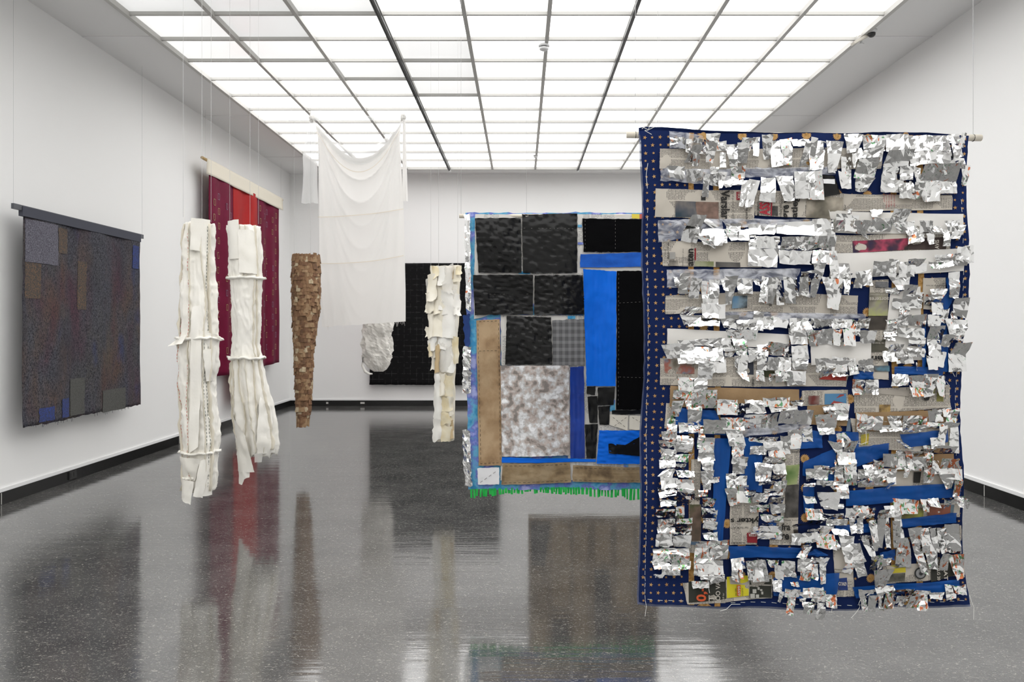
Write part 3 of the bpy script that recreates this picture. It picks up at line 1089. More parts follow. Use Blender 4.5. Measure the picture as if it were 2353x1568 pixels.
for i, r in enumerate([(697, 738, 740, 850, 0), (705, 740, 735, 800, 1), (735, 742, 790, 830, 2), (755, 738, 800, 860, 4), (792, 740, 832, 812, 0), (796, 752, 806, 790, 3),
                       (815, 740, 836, 780, 1), (690, 780, 730, 905, 0), (676, 800, 700, 850, 4), (740, 820, 820, 905, 4), (748, 850, 815, 960, 2),
                       (680, 860, 715, 955, 0), (672, 915, 720, 950, 0), (712, 890, 745, 960, 0), (800, 870, 835, 958, 2), (815, 930, 829, 1035, 4), (722, 900, 760, 945, 2),
                       (700, 940, 760, 1060, 0), (755, 930, 815, 1060, 2), (690, 960, 715, 1070, 0), (780, 980, 820, 1090, 4), (735, 1000, 795, 1110, 2),
                       (687, 1050, 725, 1118, 2), (800, 1060, 826, 1180, 1), (700, 1080, 740, 1155, 0), (760, 1080, 812, 1215, 2), (738, 1080, 780, 1210, 4), (720, 1098, 743, 1222, 3),
                       (700, 1130, 725, 1215, 0), (676, 1020, 700, 1055, 0), (745, 1100, 800, 1215, 4), (690, 1095, 700, 1150, 1)]):
    rag(*r, .10 + .012 * (i % 4), i * 1.7, skew=random.uniform(-5, 5), curl=random.uniform(0, .03))
# panels of the narrow leg
for i, r in enumerate([(718, 1225, 745, 1330, 2), (742, 1225, 768, 1330, 0), (766, 1228, 803, 1325, 1), (716, 1325, 752, 1430, 2), (750, 1330, 802, 1395, 1), (748, 1395, 800, 1455, 1),
                       (712, 1428, 750, 1528, 2), (748, 1455, 800, 1530, 1), (776, 1330, 800, 1420, 0), (790, 1430, 802, 1525, 3)]):
    rag(*r, .150 + .004 * (i % 3), i * 2.3 + 50, curl=0, name='leg_patch')
wires(pc, [W(990, 615, SP), W(1005, 615, SP, -.1), W(1052, 615, SP)], M_WIRE)

# ------------------------------------------------------------------ patchwork quilt
SQ = 373.0


def Zq(x, y):
    return (1040 + x / 2.272, 470 + y / 2.272)


def qb(px, py):
    return .010 * math.sin(px / 31.0 + py / 170.0) + .012 * N(px / 90, py / 90) + .006 * math.sin(py / 40.0)


qt = thing('patchwork_quilt', 'blue, black and brown patchwork hanging with green fringe, left of the foil hanging', 'patchwork', W(1290, 1143, SQ))


def quad(name, parent, pts, s, base, off, m, nu=10, nv=10, amp=0.0, fq=.05, jag=0.0, seed=0.0, smooth_=True, label=None, curl=0.0, ridge=0.0):
    a, b2, c, d = pts

    def fn(px, py, u, v):
        n = amp * N(px * fq + seed, py * fq * 1.3, seed)
        if ridge:
            n += ridge * (1 - 2 * abs(N(px * fq * 1.6 + seed, py * fq * 2.6 + seed, 3)))
        return W(px, py, s, off + base(px, py) + n + curl * v * v)
    V, Fc, U = grid([a, b2], [d, c], nu, nv, fn, jag=jag, seed=seed)
    return mk(name, V, Fc, m, parent, smooth=smooth_, uvs=U, label=label)


M_BATIK = mat('batik', (.04, .26, .50), .85, col2=((.13, .42, .62), (.14, .18, .55), (.42, .46, .80)), nscale=12, ndetail=6, bump=.3, bscale=80)
M_BAGK = mat('black_plastic', (.006, .006, .006), .22, bump=.16, bscale=10, bdist=.010, stretch=(.6, 1, 1.5), spec=.28)
M_WOOL = mat('black_wool', (.0035, .0035, .004), 1.0, spec=.05)
M_BLUEF = mat('blue_felt', (.003, .085, .45), .85, col2=(.004, .11, .55), nscale=20, bump=.4, bscale=120)
M_BLUEP = mat('bright_blue_plastic', (.001, .125, .66), .5, col2=(.001, .15, .76), nscale=4, bump=.3, bscale=12, bdist=.006, spec=.2)
M_NAVY = mat('royal_blue_plastic', (.002, .026, .22), .5, col2=(.003, .04, .31), nscale=12, bump=.4, bscale=25, bdist=.005)
M_KRAFT = mat('kraft_paper', (.17, .10, .05), .75, col2=((.34, .22, .115), (.44, .31, .18)), nscale=7, ndetail=6, nmin=.3, nmax=.58, bump=.5, bscale=26, bdist=.006)
M_KRAFT2 = mat('stained_kraft', (.13, .085, .045), .8, col2=((.27, .19, .10), (.36, .27, .16)), nscale=9, ndetail=5, nmin=.32, nmax=.6, bump=.5, bscale=30, bdist=.006)
M_MARB = mat('marbled_foil_paper', (.26, .23, .21), .42, col2=((.50, .42, .38), (.55, .54, .53), (.82, .82, .83)), nscale=24, ndetail=10, nmin=.38, nmax=.62, bump=.9, bscale=30, bdist=.006, metal=.1)
M_CANV = mat('cream_patch', (.70, .66, .57), .85, bump=.3, bscale=120)
M_WHT = mat('white_patch', (.82, .82, .83), .7)
M_GREEN = mat('green_plastic', (.012, .46, .07), .5)
M_THREADK = mat('dark_thread', (.03, .025, .02), .8)
M_THREADW = mat('white_thread', (.75, .75, .72), .8)


def plaid_material():
    m = bpy.data.materials.new('grey_plaid')
    m.use_nodes = True
    nt = m.node_tree
    b = nt.nodes['Principled BSDF']
    b.inputs['Roughness'].default_value = .9
    sx = nt.nodes.new('ShaderNodeSeparateXYZ')
    nt.links.new(coord(nt, 'UV'), sx.inputs[0])

    def stripes(v, k):
        fine = mnode(nt, 'LESS_THAN', mnode(nt, 'FRACT', mnode(nt, 'MULTIPLY', v, 38)), .5)
        band = mnode(nt, 'LESS_THAN', mnode(nt, 'FRACT', mnode(nt, 'MULTIPLY', v, k)), .45)
        return mnode(nt, 'ADD', mnode(nt, 'MULTIPLY', fine, .5), mnode(nt, 'MULTIPLY', band, .5))
    f = mnode(nt, 'MULTIPLY', mnode(nt, 'ADD', stripes(sx.outputs[0], 7.2), stripes(sx.outputs[1], 6.2)), .5)
    nt.links.new(mixcol(nt, f, (.035, .035, .037), (.26, .26, .265)), b.inputs['Base Color'])
    return m


def newsprint(name, vertical=True, tint=(.55, .505, .44), ink=(.045, .042, .04), dens=.5, seed=0.0, period=3.4):
    """printed columns of body text on grey paper; UV unit = 100 px of print"""
    m = bpy.data.materials.new(name)
    m.use_nodes = True
    nt = m.node_tree
    b = nt.nodes['Principled BSDF']
    b.inputs['Roughness'].default_value = .85
    uv = coord(nt, 'UV')
    sx = nt.nodes.new('ShaderNodeSeparateXYZ')
    nt.links.new(uv, sx.inputs[0])
    al, ac = (sx.outputs[1], sx.outputs[0]) if vertical else (sx.outputs[0], sx.outputs[1])
    line = mnode(nt, 'LESS_THAN', mnode(nt, 'FRACT', mnode(nt, 'MULTIPLY', ac, 100.0 / period)), .50)
    colm = mnode(nt, 'GREATER_THAN', mnode(nt, 'FRACT', mnode(nt, 'MULTIPLY_ADD', al, 100.0 / 29, seed)), .12)
    sc_ = (100.0 / period, 60, 1) if vertical else (60, 100.0 / period, 1)
    words = mnode(nt, 'GREATER_THAN', noisefac(nt, scaled(nt, uv, sc_, (seed, seed, 0)), 1.0, 1), .42)
    blk = mnode(nt, 'GREATER_THAN', noisefac(nt, scaled(nt, uv, (2.2, 1.6, 1), (seed * 3, seed, 0)), 1.0, 0), dens)
    f = mnode(nt, 'MULTIPLY', mnode(nt, 'MULTIPLY', line, colm), mnode(nt, 'MULTIPLY', words, blk))
    stain = noisefac(nt, uv, 1.5, 4)
    paper = mixcol(nt, stain, tuple(c * .9 for c in tint), tuple(min(1, c * 1.1) for c in tint))
    nt.links.new(mixcol(nt, mnode(nt, 'MULTIPLY', f, .78), paper, ink), b.inputs['Base Color'])
    bp = nt.nodes.new('ShaderNodeBump')
    bp.inputs['Strength'].default_value = .3
    bp.inputs['Distance'].default_value = .004
    nt.links.new(noisefac(nt, uv, 5, 3), bp.inputs['Height'])
    nt.links.new(bp.outputs[0], b.inputs['Normal'])
    return m


NEWSV = [newsprint('newsprint_sideways_%d' % i, True, seed=i * 3.3 + .7, dens=d) for i, d in enumerate((.42, .46, .40))]
NEWSH = [newsprint('newsprint_upright_%d' % i, False, seed=i * 2.1 + 5.2, dens=d) for i, d in enumerate((.42, .48))]
NEWSW = newsprint('white_newsprint', False, (.66, .64, .60), (.2, .2, .2), .52, 1.3, 3.0)


def foil_material(name, rough=.13, prnt=.0, bmp=.3):
    m = bpy.data.materials.new(name)
    m.use_nodes = True
    nt = m.node_tree
    b = nt.nodes['Principled BSDF']
    b.inputs['Metallic'].default_value = 1.0
    b.inputs['Roughness'].default_value = rough
    ob = coord(nt, 'Object')
    oi = nt.nodes.new('ShaderNodeObjectInfo')
    jit = nt.nodes.new('ShaderNodeVectorMath')
    jit.operation = 'ADD'
    nt.links.new(ob, jit.inputs[0])
    nt.links.new(mnode(nt, 'MULTIPLY', oi.outputs['Random'], 50), jit.inputs[1])
    vec = jit.outputs[0]
    col = (.90, .90, .895)
    if prnt:
        n1 = noisefac(nt, scaled(nt, vec, (1, 1, .55)), 34, 4, 1.6)
        n2 = noisefac(nt, scaled(nt, vec, (1, 1, .7), (7, 3, 1)), 42, 4, 1.8)
        c = mixcol(nt, mnode(nt, 'MULTIPLY', smooth(nt, n1, .70 - prnt, .71 - prnt), .9), col, (.75, .17, .035))
        c = mixcol(nt, mnode(nt, 'MULTIPLY', smooth(nt, n2, .705 - prnt * .8, .712 - prnt * .8), .85), c, (.04, .32, .085))
        nt.links.new(c, b.inputs['Base Color'])
    else:
        b.inputs['Base Color'].default_value = (*col, 1)
    v = nt.nodes.new('ShaderNodeTexVoronoi')
    v.inputs['Scale'].default_value = 34
    v.feature = 'F1'
    dist = noisefac(nt, vec, 40, 3, .8)
    nt.links.new(vec, v.inputs['Vector'])
    hh = mnode(nt, 'ADD', mnode(nt, 'MULTIPLY', v.outputs['Distance'], .9), mnode(nt, 'MULTIPLY', dist, .5))
    bp = nt.nodes.new('ShaderNodeBump')
    bp.inputs['Strength'].default_value = bmp
    bp.inputs['Distance'].default_value = .006
    nt.links.new(hh, bp.inputs['Height'])
    nt.links.new(bp.outputs[0], b.inputs['Normal'])
    return m


FOIL = [foil_material('silver_foil', .10, 0, .16), foil_material('printed_foil', .11, .07, .17), foil_material('crinkled_foil', .10, .03, .38),
        foil_material('orange_printed_foil', .15, .125, .12)]

Q = lambda *p: [Zq(x, y) for x, y in p]
quad('backing', qt, Q((66, 42), (1066, 44), (1062, 1488), (82, 1490)), SQ, qb, .0, M_BATIK, 40, 60, .006, .05, 3.0, 1.0)
quad('newspaper_lining', qt, Q((118, 52), (1050, 54), (1050, 350), (112, 600)), SQ, qb, .006, NEWSW, 24, 20, 0, .05, 2.0, 2.0)
quad('newspaper_lining', qt, Q((250, 575), (700, 580), (700, 850), (255, 840)), SQ, qb, .006, NEWSW, 14, 12, 0, .05, 2.0, 3.0)
quad('newspaper_lining', qt, Q((680, 330), (1050, 330), (1050, 1340), (690, 1340)), SQ, qb, .006, NEWSW, 14, 24, 0, .05, 2.0, 4.0)
quad('newspaper_lining', qt, Q((255, 1340), (1050, 1340), (1050, 1440), (250, 1440)), SQ, qb, .006, NEWSW, 20, 6, 0, .05, 2.0, 5.0)
quad('newspaper_lining', qt, Q((598, 842), (700, 842), (700, 1340), (602, 1340)), SQ, qb, .006, NEWSW, 4, 12, 0, .05, 2.0, 5.5)
quad('colour_scrap', qt, Q((935, 50), (974, 52), (974, 76), (935, 74)), SQ, qb, .008, mat('yellow_scrap', (.75, .60, .06), .6), 3, 2)
quad('colour_scrap', qt, Q((975, 52), (1000, 52), (1000, 78), (975, 76)), SQ, qb, .008, mat('red_scrap', (.55, .10, .06), .6), 3, 2)
for x0, y0, w_, h_ in ((652, 108, 22, 14), (652, 200, 30, 12), (600, 582, 40, 16), (640, 1040, 20, 60), (820, 1020, 28, 60), (260, 1090, 22, 50), (890, 1345, 24, 25), (1012, 590, 20, 30), (345, 350, 60, 14)):
    quad('batik_scrap', qt, Q((x0, y0), (x0 + w_, y0), (x0 + w_, y0 + h_), (x0, y0 + h_)), SQ, qb, .009, M_BATIK, 3, 3)
PT = [
    ('black_plastic_patch', M_BAGK, (118, 75), (357, 72), (360, 358), (137, 358), .0, .009), ('black_plastic_patch', M_BAGK, (362, 52), (650, 50), (648, 360), (368, 360), .0, .007),
    ('black_plastic_patch', M_BAGK, (108, 370), (420, 368), (420, 575), (118, 578), .0, .010), ('black_plastic_patch', M_BAGK, (428, 372), (678, 370), (688, 575), (425, 578), .0, .009),
    ('black_plastic_patch', M_BAGK, (283, 582), (513, 590), (520, 835), (275, 836), .0, .010), ('black_wool_patch', M_WOOL, (675, 75), (1050, 80), (1050, 250), (682, 250), .003, 0),
    ('black_wool_patch', M_WOOL, (857, 348), (1050, 348), (1050, 1070), (852, 1072), .003, 0), ('blue_felt_patch', M_BLUEF, (665, 262), (1050, 250), (1050, 326), (663, 330), .003, 0),
    ('blue_plastic_patch', M_BLUEP, (680, 338), (855, 350), (850, 948), (698, 948), .004, .004), ('plaid_patch', plaid_material(), (518, 605), (690, 600), (690, 840), (523, 842), .002, 0),
    ('kraft_patch', M_KRAFT, (125, 605), (247, 600), (257, 1360), (137, 1362), .003, .003), ('kraft_patch', M_KRAFT2, (262, 1352), (612, 1345), (618, 1450), (255, 1460), .003, .003),
    ('kraft_patch', M_KRAFT2, (628, 1360), (1050, 1372), (1050, 1452), (625, 1445), .003, .003), ('marbled_patch', M_MARB, (250, 842), (606, 840), (610, 1308), (258, 1315), .004, .008),
    ('royal_blue_patch', M_NAVY, (612, 848), (685, 845), (690, 1325), (615, 1325), .003, .006), ('black_plastic_patch', M_BAGK, (700, 952), (745, 950), (745, 995), (700, 990), .002, 0),
    ('black_plastic_patch', M_BAGK, (757, 955), (847, 952), (838, 1045), (757, 1050), .003, .003), ('black_plastic_patch', M_BAGK, (703, 1005), (756, 1000), (756, 1140), (714, 1140), .003, .003),
    ('black_plastic_patch', M_BAGK, (760, 1056), (822, 1050), (815, 1150), (765, 1150), .003, .003), ('black_plastic_patch', M_BAGK, (690, 1150), (758, 1145), (745, 1325), (698, 1325), .003, .004),
    ('black_plastic_patch', M_BAGK, (830, 1074), (1040, 1070), (1030, 1095), (830, 1094), .002, .002), ('canvas_patch', M_CANV, (820, 1097), (915, 1100), (910, 1180), (818, 1150), .002, 0),
    ('canvas_patch', M_CANV, (922, 1100), (1040, 1105), (1040, 1180), (920, 1172), .002, 0), ('blue_plastic_patch', M_BLUEP, (764, 1178), (1040, 1178), (1035, 1352), (750, 1350), .003, .005),
    ('black_bow_patch', M_BAGK, (810, 1245), (900, 1252), (900, 1302), (812, 1296), .003, .004), ('black_bow_patch', M_BAGK, (898, 1252), (985, 1200), (985, 1312), (898, 1302), .003, .004),
    ('blue_strip', M_BLUEP, (258, 1318), (748, 1328), (745, 1343), (258, 1346), .002, .002), ('white_patch', M_WHT, (130, 1375), (243, 1370), (245, 1460), (133, 1462), .002, 0),
]
for i, (nm, m, a, b2, c, d, am, rd) in enumerate(PT):
    area = abs(c[0] - a[0]) * abs(c[1] - a[1])
    n = 28 if area > 40000 else (16 if area > 8000 else 8)
    quad(nm, qt, Q(a, b2, c, d), SQ, qb, .013 + (.006 if 'bow' in nm else 0) + .0007 * (i % 3), m, n, n, am, .06, 1.2, i * 1.3, ridge=rd)
for pts, sd in ((((62, 55), (92, 55), (98, 560), (70, 545)), 1), (((56, 740), (97, 745), (97, 985), (52, 985)), 2), (((52, 1175), (92, 1175), (102, 1470), (65, 1470)), 3)):
    quad('foil_edging', qt, Q(*pts), SQ, qb, .02, FOIL[2], 4, 16, .008, .10, 4, sd, smooth_=False, label='crumpled foil strip on the quilt edge')
quad('blue_scrap', qt, Q((54, 580), (92, 570), (92, 738), (66, 740)), SQ, qb, .012, mat('dark_blue_scrap', (.012, .04, .17), .9), 6, 12, .01, .1, 5, 4)
# running stitches on the kraft and canvas patches
st = []
for (x0, y0), (x1, y1), n in (((133, 625), (148, 1340), 30), ((240, 620), (250, 1340), 30), ((140, 612), (240, 608), 5), ((145, 1350), (250, 1345), 5), ((140, 765), (240, 762), 5),
                              ((275, 1362), (605, 1355), 14), ((270, 1450), (610, 1440), 14), ((640, 1372), (1030, 1380), 16), ((635, 1436), (1030, 1442), 16), ((835, 1110), (905, 1165), 4),
                              ((905, 1110), (835, 1160), 4), ((935, 1110), (1025, 1165), 5), ((145, 1450), (235, 1385), 4)):
    for k in range(n):
        a, b2 = k / n, (k + .55) / n
        p = [Zq(lerp(x0, x1, t), lerp(y0, y1, t)) for t in (a, b2)]
        st.append(tube([W(*q, SQ, .0195 + qb(*q)) for q in p], .0011, 4))
mk('running_stitches', *merge(*st), M_THREADK, qt, kind='stuff')
st = []
for (x0, y0), (x1, y1), n in (((690, 85), (690, 245), 8), ((848, 85), (848, 245), 8), ((868, 515), (1030, 508), 8), ((866, 360), (862, 1060), 30), ((868, 900), (1030, 905), 8), ((370, 125), (640, 130), 14), ((100, 60), (104, 1470), 50), ((120, 470), (410, 468), 12)):
    for k in range(n):
        a, b2 = k / n, (k + .4) / n
        p = [Zq(lerp(x0, x1, t), lerp(y0, y1, t)) for t in (a, b2)]
        st.append(tube([W(*q, SQ, .0185 + qb(*q)) for q in p], .0007, 4))
mk('running_stitches', *merge(*st), mat('grey_thread2', (.25, .24, .22), .8), qt, kind='stuff')
# fringe: cut plastic strips
x = 92
k = 0
while x < 1050:
    w_ = random.uniform(9, 16)
    L = 44 - 24 * math.sin(min(1, max(0, (x - 92) / 620)) * math.pi / 1.0) * .75 + (12 if x > 900 else 0) + random.uniform(-6, 6)
    y0 = 1486 - 10 * math.sin((x - 92) / 900 * math.pi)
    sk = random.uniform(-4, 4)
    quad('fringe_strip', qt, Q((x, y0), (x + w_, y0), (x + w_ + sk, y0 + L), (x + sk + 1, y0 + L)), SQ, lambda a, b: 0, .004 + .006 * (k % 2), M_GREEN, 1, 3, .01, .2, 0, k * 1.1)
    x += w_ + random.choice((.5, 1, 2, 4, 9))
    k += 1
mk('rod', *tube([W(1055, 496, SQ, -.012), W(1520, 496, SQ, -.012)], .013, 12), mat('pale_dowel', (.72, .66, .56), .6), qt, smooth=True)
wires(qt, [W(1059, 494, SQ, -.012), W(1512, 494, SQ, -.012)], M_WIRE)

# brown hanging behind the quilt (shows in the floor)
SH = 252
ht = thing('brown_hanging', 'brown patched hanging behind the quilt, seen as a reflection in the floor', 'textile', W(1365, 1075, SH))
M_HB = [mat('umber_cloth_%d' % i, c, .9, col2=tuple(v * 1.5 for v in c), nscale=8) for i, c in enumerate(((.17, .12, .07), (.24, .175, .10), (.05, .042, .035)))]
quad('backing', ht, [(1214, 520), (1512, 520), (1512, 1073), (1214, 1075)], SH, lambda a, b: .01 * math.sin(a / 20), 0, M_HB[0], 20, 20, .01)
for i in range(6):
    for j in range(5):
        x0, y0 = 1220 + i * 49, 528 + j * 108
        quad('patch', ht, [(x0, y0), (x0 + random.uniform(30, 44), y0), (x0 + random.uniform(30, 44), y0 + 98), (x0, y0 + 100)], SH, lambda a, b: .01 * math.sin(a / 20), .012, M_HB[random.choice((0, 1, 1, 2))], 4, 6, .006, .05, 2, i + j * 7)
mk('rod', *tube([W(1206, 521, SH), W(1520, 521, SH)], .012, 8), mat('pale_dowel'), ht)
wires(ht, [W(1210, 520, SH), W(1516, 520, SH)], M_WIRE)

# ------------------------------------------------------------------ foil and newspaper hanging
S = 520.0
TILE = {'A': (1430, 270), 'B': (1840, 270), 'C': (1430, 480), 'D': (1840, 480), 'E': (1430, 690), 'G': (1840, 690),
        'I': (1430, 900), 'J': (1840, 900), 'K': (1430, 1140), 'L': (1840, 1140)}


def tp(t, x, y):
    o = TILE[t]
    return (o[0] + x / 5.407, o[1] + y / 5.407)


def sb(px, py):
    e = .020 * math.sin(py / 75.0) * max(0, (px - 2130) / 90.0) + .016 * math.sin(py / 60.0 + 1) * max(0, (1560 - px) / 90.0)
    return .010 * math.sin(px / 60.0 + py / 190.0) + .018 * N(px / 170, py / 170) + .006 * math.sin(px / 26.0 - py / 260.0) + e


def P(px, py, off=0.0):
    return W(px, py, S, off + sb(px, py))


ft = thing('foil_hanging', 'navy star-print cloth covered in newspaper strips, blue plastic and silver foil scraps', 'textile collage', W(1850, 1400, S))
LEFT = [(300, 1471), (480, 1478), (560, 1477), (700, 1481), (860, 1483), (930, 1480), (1000, 1475), (1180, 1472), (1290, 1470), (1385, 1468)]
RIGHT = [(300, 2232), (380, 2223), (470, 2215), (600, 2217), (680, 2221), (760, 2216), (860, 2217), (930, 2213), (1000, 2208), (1100, 2212), (1200, 2217), (1300, 2225), (1392, 2232)]
M_NAVYC = mat('navy_cotton', (.0065, .0155, .070), .95, col2=(.009, .021, .09), nscale=4, bump=.15, bscale=300, spec=.15)
M_HEM = mat('sheer_navy_hem', (.10, .13, .24), .9, col2=(.14, .17, .30), nscale=30, transp=.15)
M_GOLD = mat('gold_print', (.42, .23, .08), .8, col2=(.55, .34, .13), nscale=40)
M_GOLDB = mat('gold_band_print', (.27, .13, .03), .8, col2=((.40, .22, .06), (.50, .30, .11)), nscale=90)


def cloth_top(px):
    return 304 + 6 * (px - 1470) / 760.0


def cloth_bot(px):
    return interp([(1468, 1384), (1510, 1388), (1700, 1396), (1900, 1399), (2232, 1391)], px)[0]


def hang(name, m, off, nu=60, nv=84, dl=0, dr=0, db=0, dt=0):
    V, U, Fc = [], [], []
    for j in range(nv + 1):
        for i in range(nu + 1):
            u, v = i / nu, j / nv
            px = lerp(1470, 2230, u)
            py = lerp(cloth_top(px) + dt, cloth_bot(px) + db, v)
            l, r = interp(LEFT, py)[0] + dl, interp(RIGHT, py)[0] + dr
            px = lerp(l, r, u)
            if i in (0, nu):
                px += 2.2 * N(py * .05, i) + 1.0 * N(py * .3, i)
            if j == nv:
                py += 1.5 * N(px * .08)
            V.append(P(px, py, off))
            U.append((px / 100, -py / 100))
    for j in range(nv):
        for i in range(nu):
            k = j * (nu + 1) + i
            Fc.append((k, k + nu + 1, k + nu + 2, k + 1))
    return mk(name, V, Fc, m, ft, smooth=True, uvs=U)


hang('star_cloth', M_NAVYC, 0.0)
hang('rear_cloth', M_HEM, -.02, 40, 50, dl=-2, dr=5, db=8)
# fold over the dowel
V = []
for i in range(61):
    u = i / 60
    px = lerp(1470, 2226, u)
    yt = interp([(1470, 291), (1480, 289), (1550, 294), (1640, 296), (1750, 301), (1900, 304), (2030, 300), (2130, 301), (2190, 306), (2230, 311)], px)[0]
    for j, (q, d) in enumerate(((0, .012), (.0, -.01), (.25, -.03), (.6, -.025), (1.1, .004))):
        V.append(P(px, lerp(yt, cloth_top(px) + 3, q) + .8 * N(px * .06, j), -.012 + .5 * d - (0 if j else .03)))
mk('top_fold', V, [(i * 5 + j, i * 5 + j + 1, i * 5 + j + 6, i * 5 + j + 5) for i in range(60) for j in range(4)], M_NAVYC, ft, smooth=True)
SD = F / (F / S + .055)
mk('dowel', *tube([W(1440, 310, SD), W(2254, 317, SD)], .0150, 16), mat('cream_dowel', (.74, .68, .58), .55), ft, smooth=True)
for px, py in ((1460, 310), (2236, 317)):
    p = W(px, py, SD)
    mk('wire_loop', *tube([p + Vector((0, .0155 * math.cos(t), .0155 * math.sin(t))) for t in [k * math.pi / 8 for k in range(17)]], .0013, 5), M_DARK, ft)
    wires(ft, [p + Vector((0, 0, .014))], M_WIRE)

# printed stars, suns and bands (flat print following the cloth)
def star(px, py, r, n=5, inner=.42, off=.0022, rot=0.0):
    V = [P(px, max(py, cloth_top(px) + 1), off)]
    for k in range(2 * n):
        rr = r if k % 2 == 0 else r * inner
        a = -math.pi / 2 + rot + math.pi * k / n
        V.append(P(px + rr * math.cos(a), min(cloth_bot(px) - 1, max(py + rr * math.sin(a), cloth_top(px) + 1)), off))
    return V, [(0, 1 + k, 1 + (k + 1) % (2 * n)) for k in range(2 * n)]


def disc(px, py, r, off=.003, n=14):
    V = [P(px, py, off)] + [P(px + r * math.cos(2 * math.pi * k / n), py + r * math.sin(2 * math.pi * k / n), off) for k in range(n)]
    return V, [(0, 1 + k, 1 + (k + 1) % n) for k in range(n)]


stars, suns, faces = [], [], []
yy = 318
ri = 0
while yy < 1392:
    lx = interp(LEFT, yy)[0]
    rx = interp(RIGHT, yy)[0]
    for ci in range(7):
        for X in (lx + 9 + ci * 17.6, rx - 9 - ci * 17.6):
            if (1560 < X < 1660 and ci > 5) or 2040 < X < 2124 and ci > 5:
                continue
            big = (ri + ci) % 2 == 0
            if abs(X - 1588) < 9 or abs(X - 2113) < 9:
                continue
            stars.append(star(X + random.uniform(-1, 1), yy + random.uniform(-1, 1), 4.9 if big else 3.5, rot=random.uniform(-.3, .3)))
    yy += 18
    ri += 1
yy = 312
ri = 0
while yy < 1392:
    for k in range(6):
        X = 1706 + 72.5 * k if ri % 2 == 0 else 1670 + 72.5 * k
        if X > 2040 or X < 1660:
            continue
        suns.append(star(X, yy, 11.5, 16, .72, .0024))
        faces.append(disc(X, yy, 5.2, .003))
        if yy > 330:
            stars.append(star(X + 36, yy, 4.0))
    yy += 36 * 2 if False else 67.6
    ri += 0
for X in (1617, 2083):
    for yy in (310, 1384):
        suns.append(star(X, yy, 19, 12, .45, .0024))
        faces.append(disc(X, yy, 7, .003))
    yy = 400
    while yy < 1340:
        suns.append(star(X, yy, 12, 12, .6, .0024))
        yy += 88
for yy in (917, 1203, 1275):
    for X in (1670, 1952, 1936):
        suns.append(star(X, yy, 12, 16, .72, .0026))
        faces.append(disc(X, yy, 5, .0032))
mk('star_print', *merge(*stars), M_GOLD, ft, kind='stuff')
mk('sun_print', *merge(*suns), M_GOLD, ft, kind='stuff')
mk('sun_face_print', *merge(*faces), M_GOLDB, ft, kind='stuff')
for x0, x1 in ((1582, 1594.5), (1640.5, 1654), (2046.5, 2060), (2106, 2120)):
    V = []
    for j in range(61):
        y = lerp(cloth_top(x0) + 1, cloth_bot(x0) - 1, j / 60)
        V += [P(x0, y, .0018), P(x1, y, .0018)]
    mk('gold_band', V, [(2 * j, 2 * j + 2, 2 * j + 3, 2 * j + 1) for j in range(60)], M_GOLDB, ft, smooth=True)

zq = [0]


def piece(name, spec, m, off, parent=None, nu=12, nv=8, amp=.003, fq=.03, jag=.8, label=None, ridge=0.0):
    pts = [tp(*p) for p in spec]
    zq[0] += 1
    return quad(name, parent or ft, pts, S, sb, off, m, nu, nv, amp, fq, jag, zq[0] * 1.37, label=label, ridge=ridge)


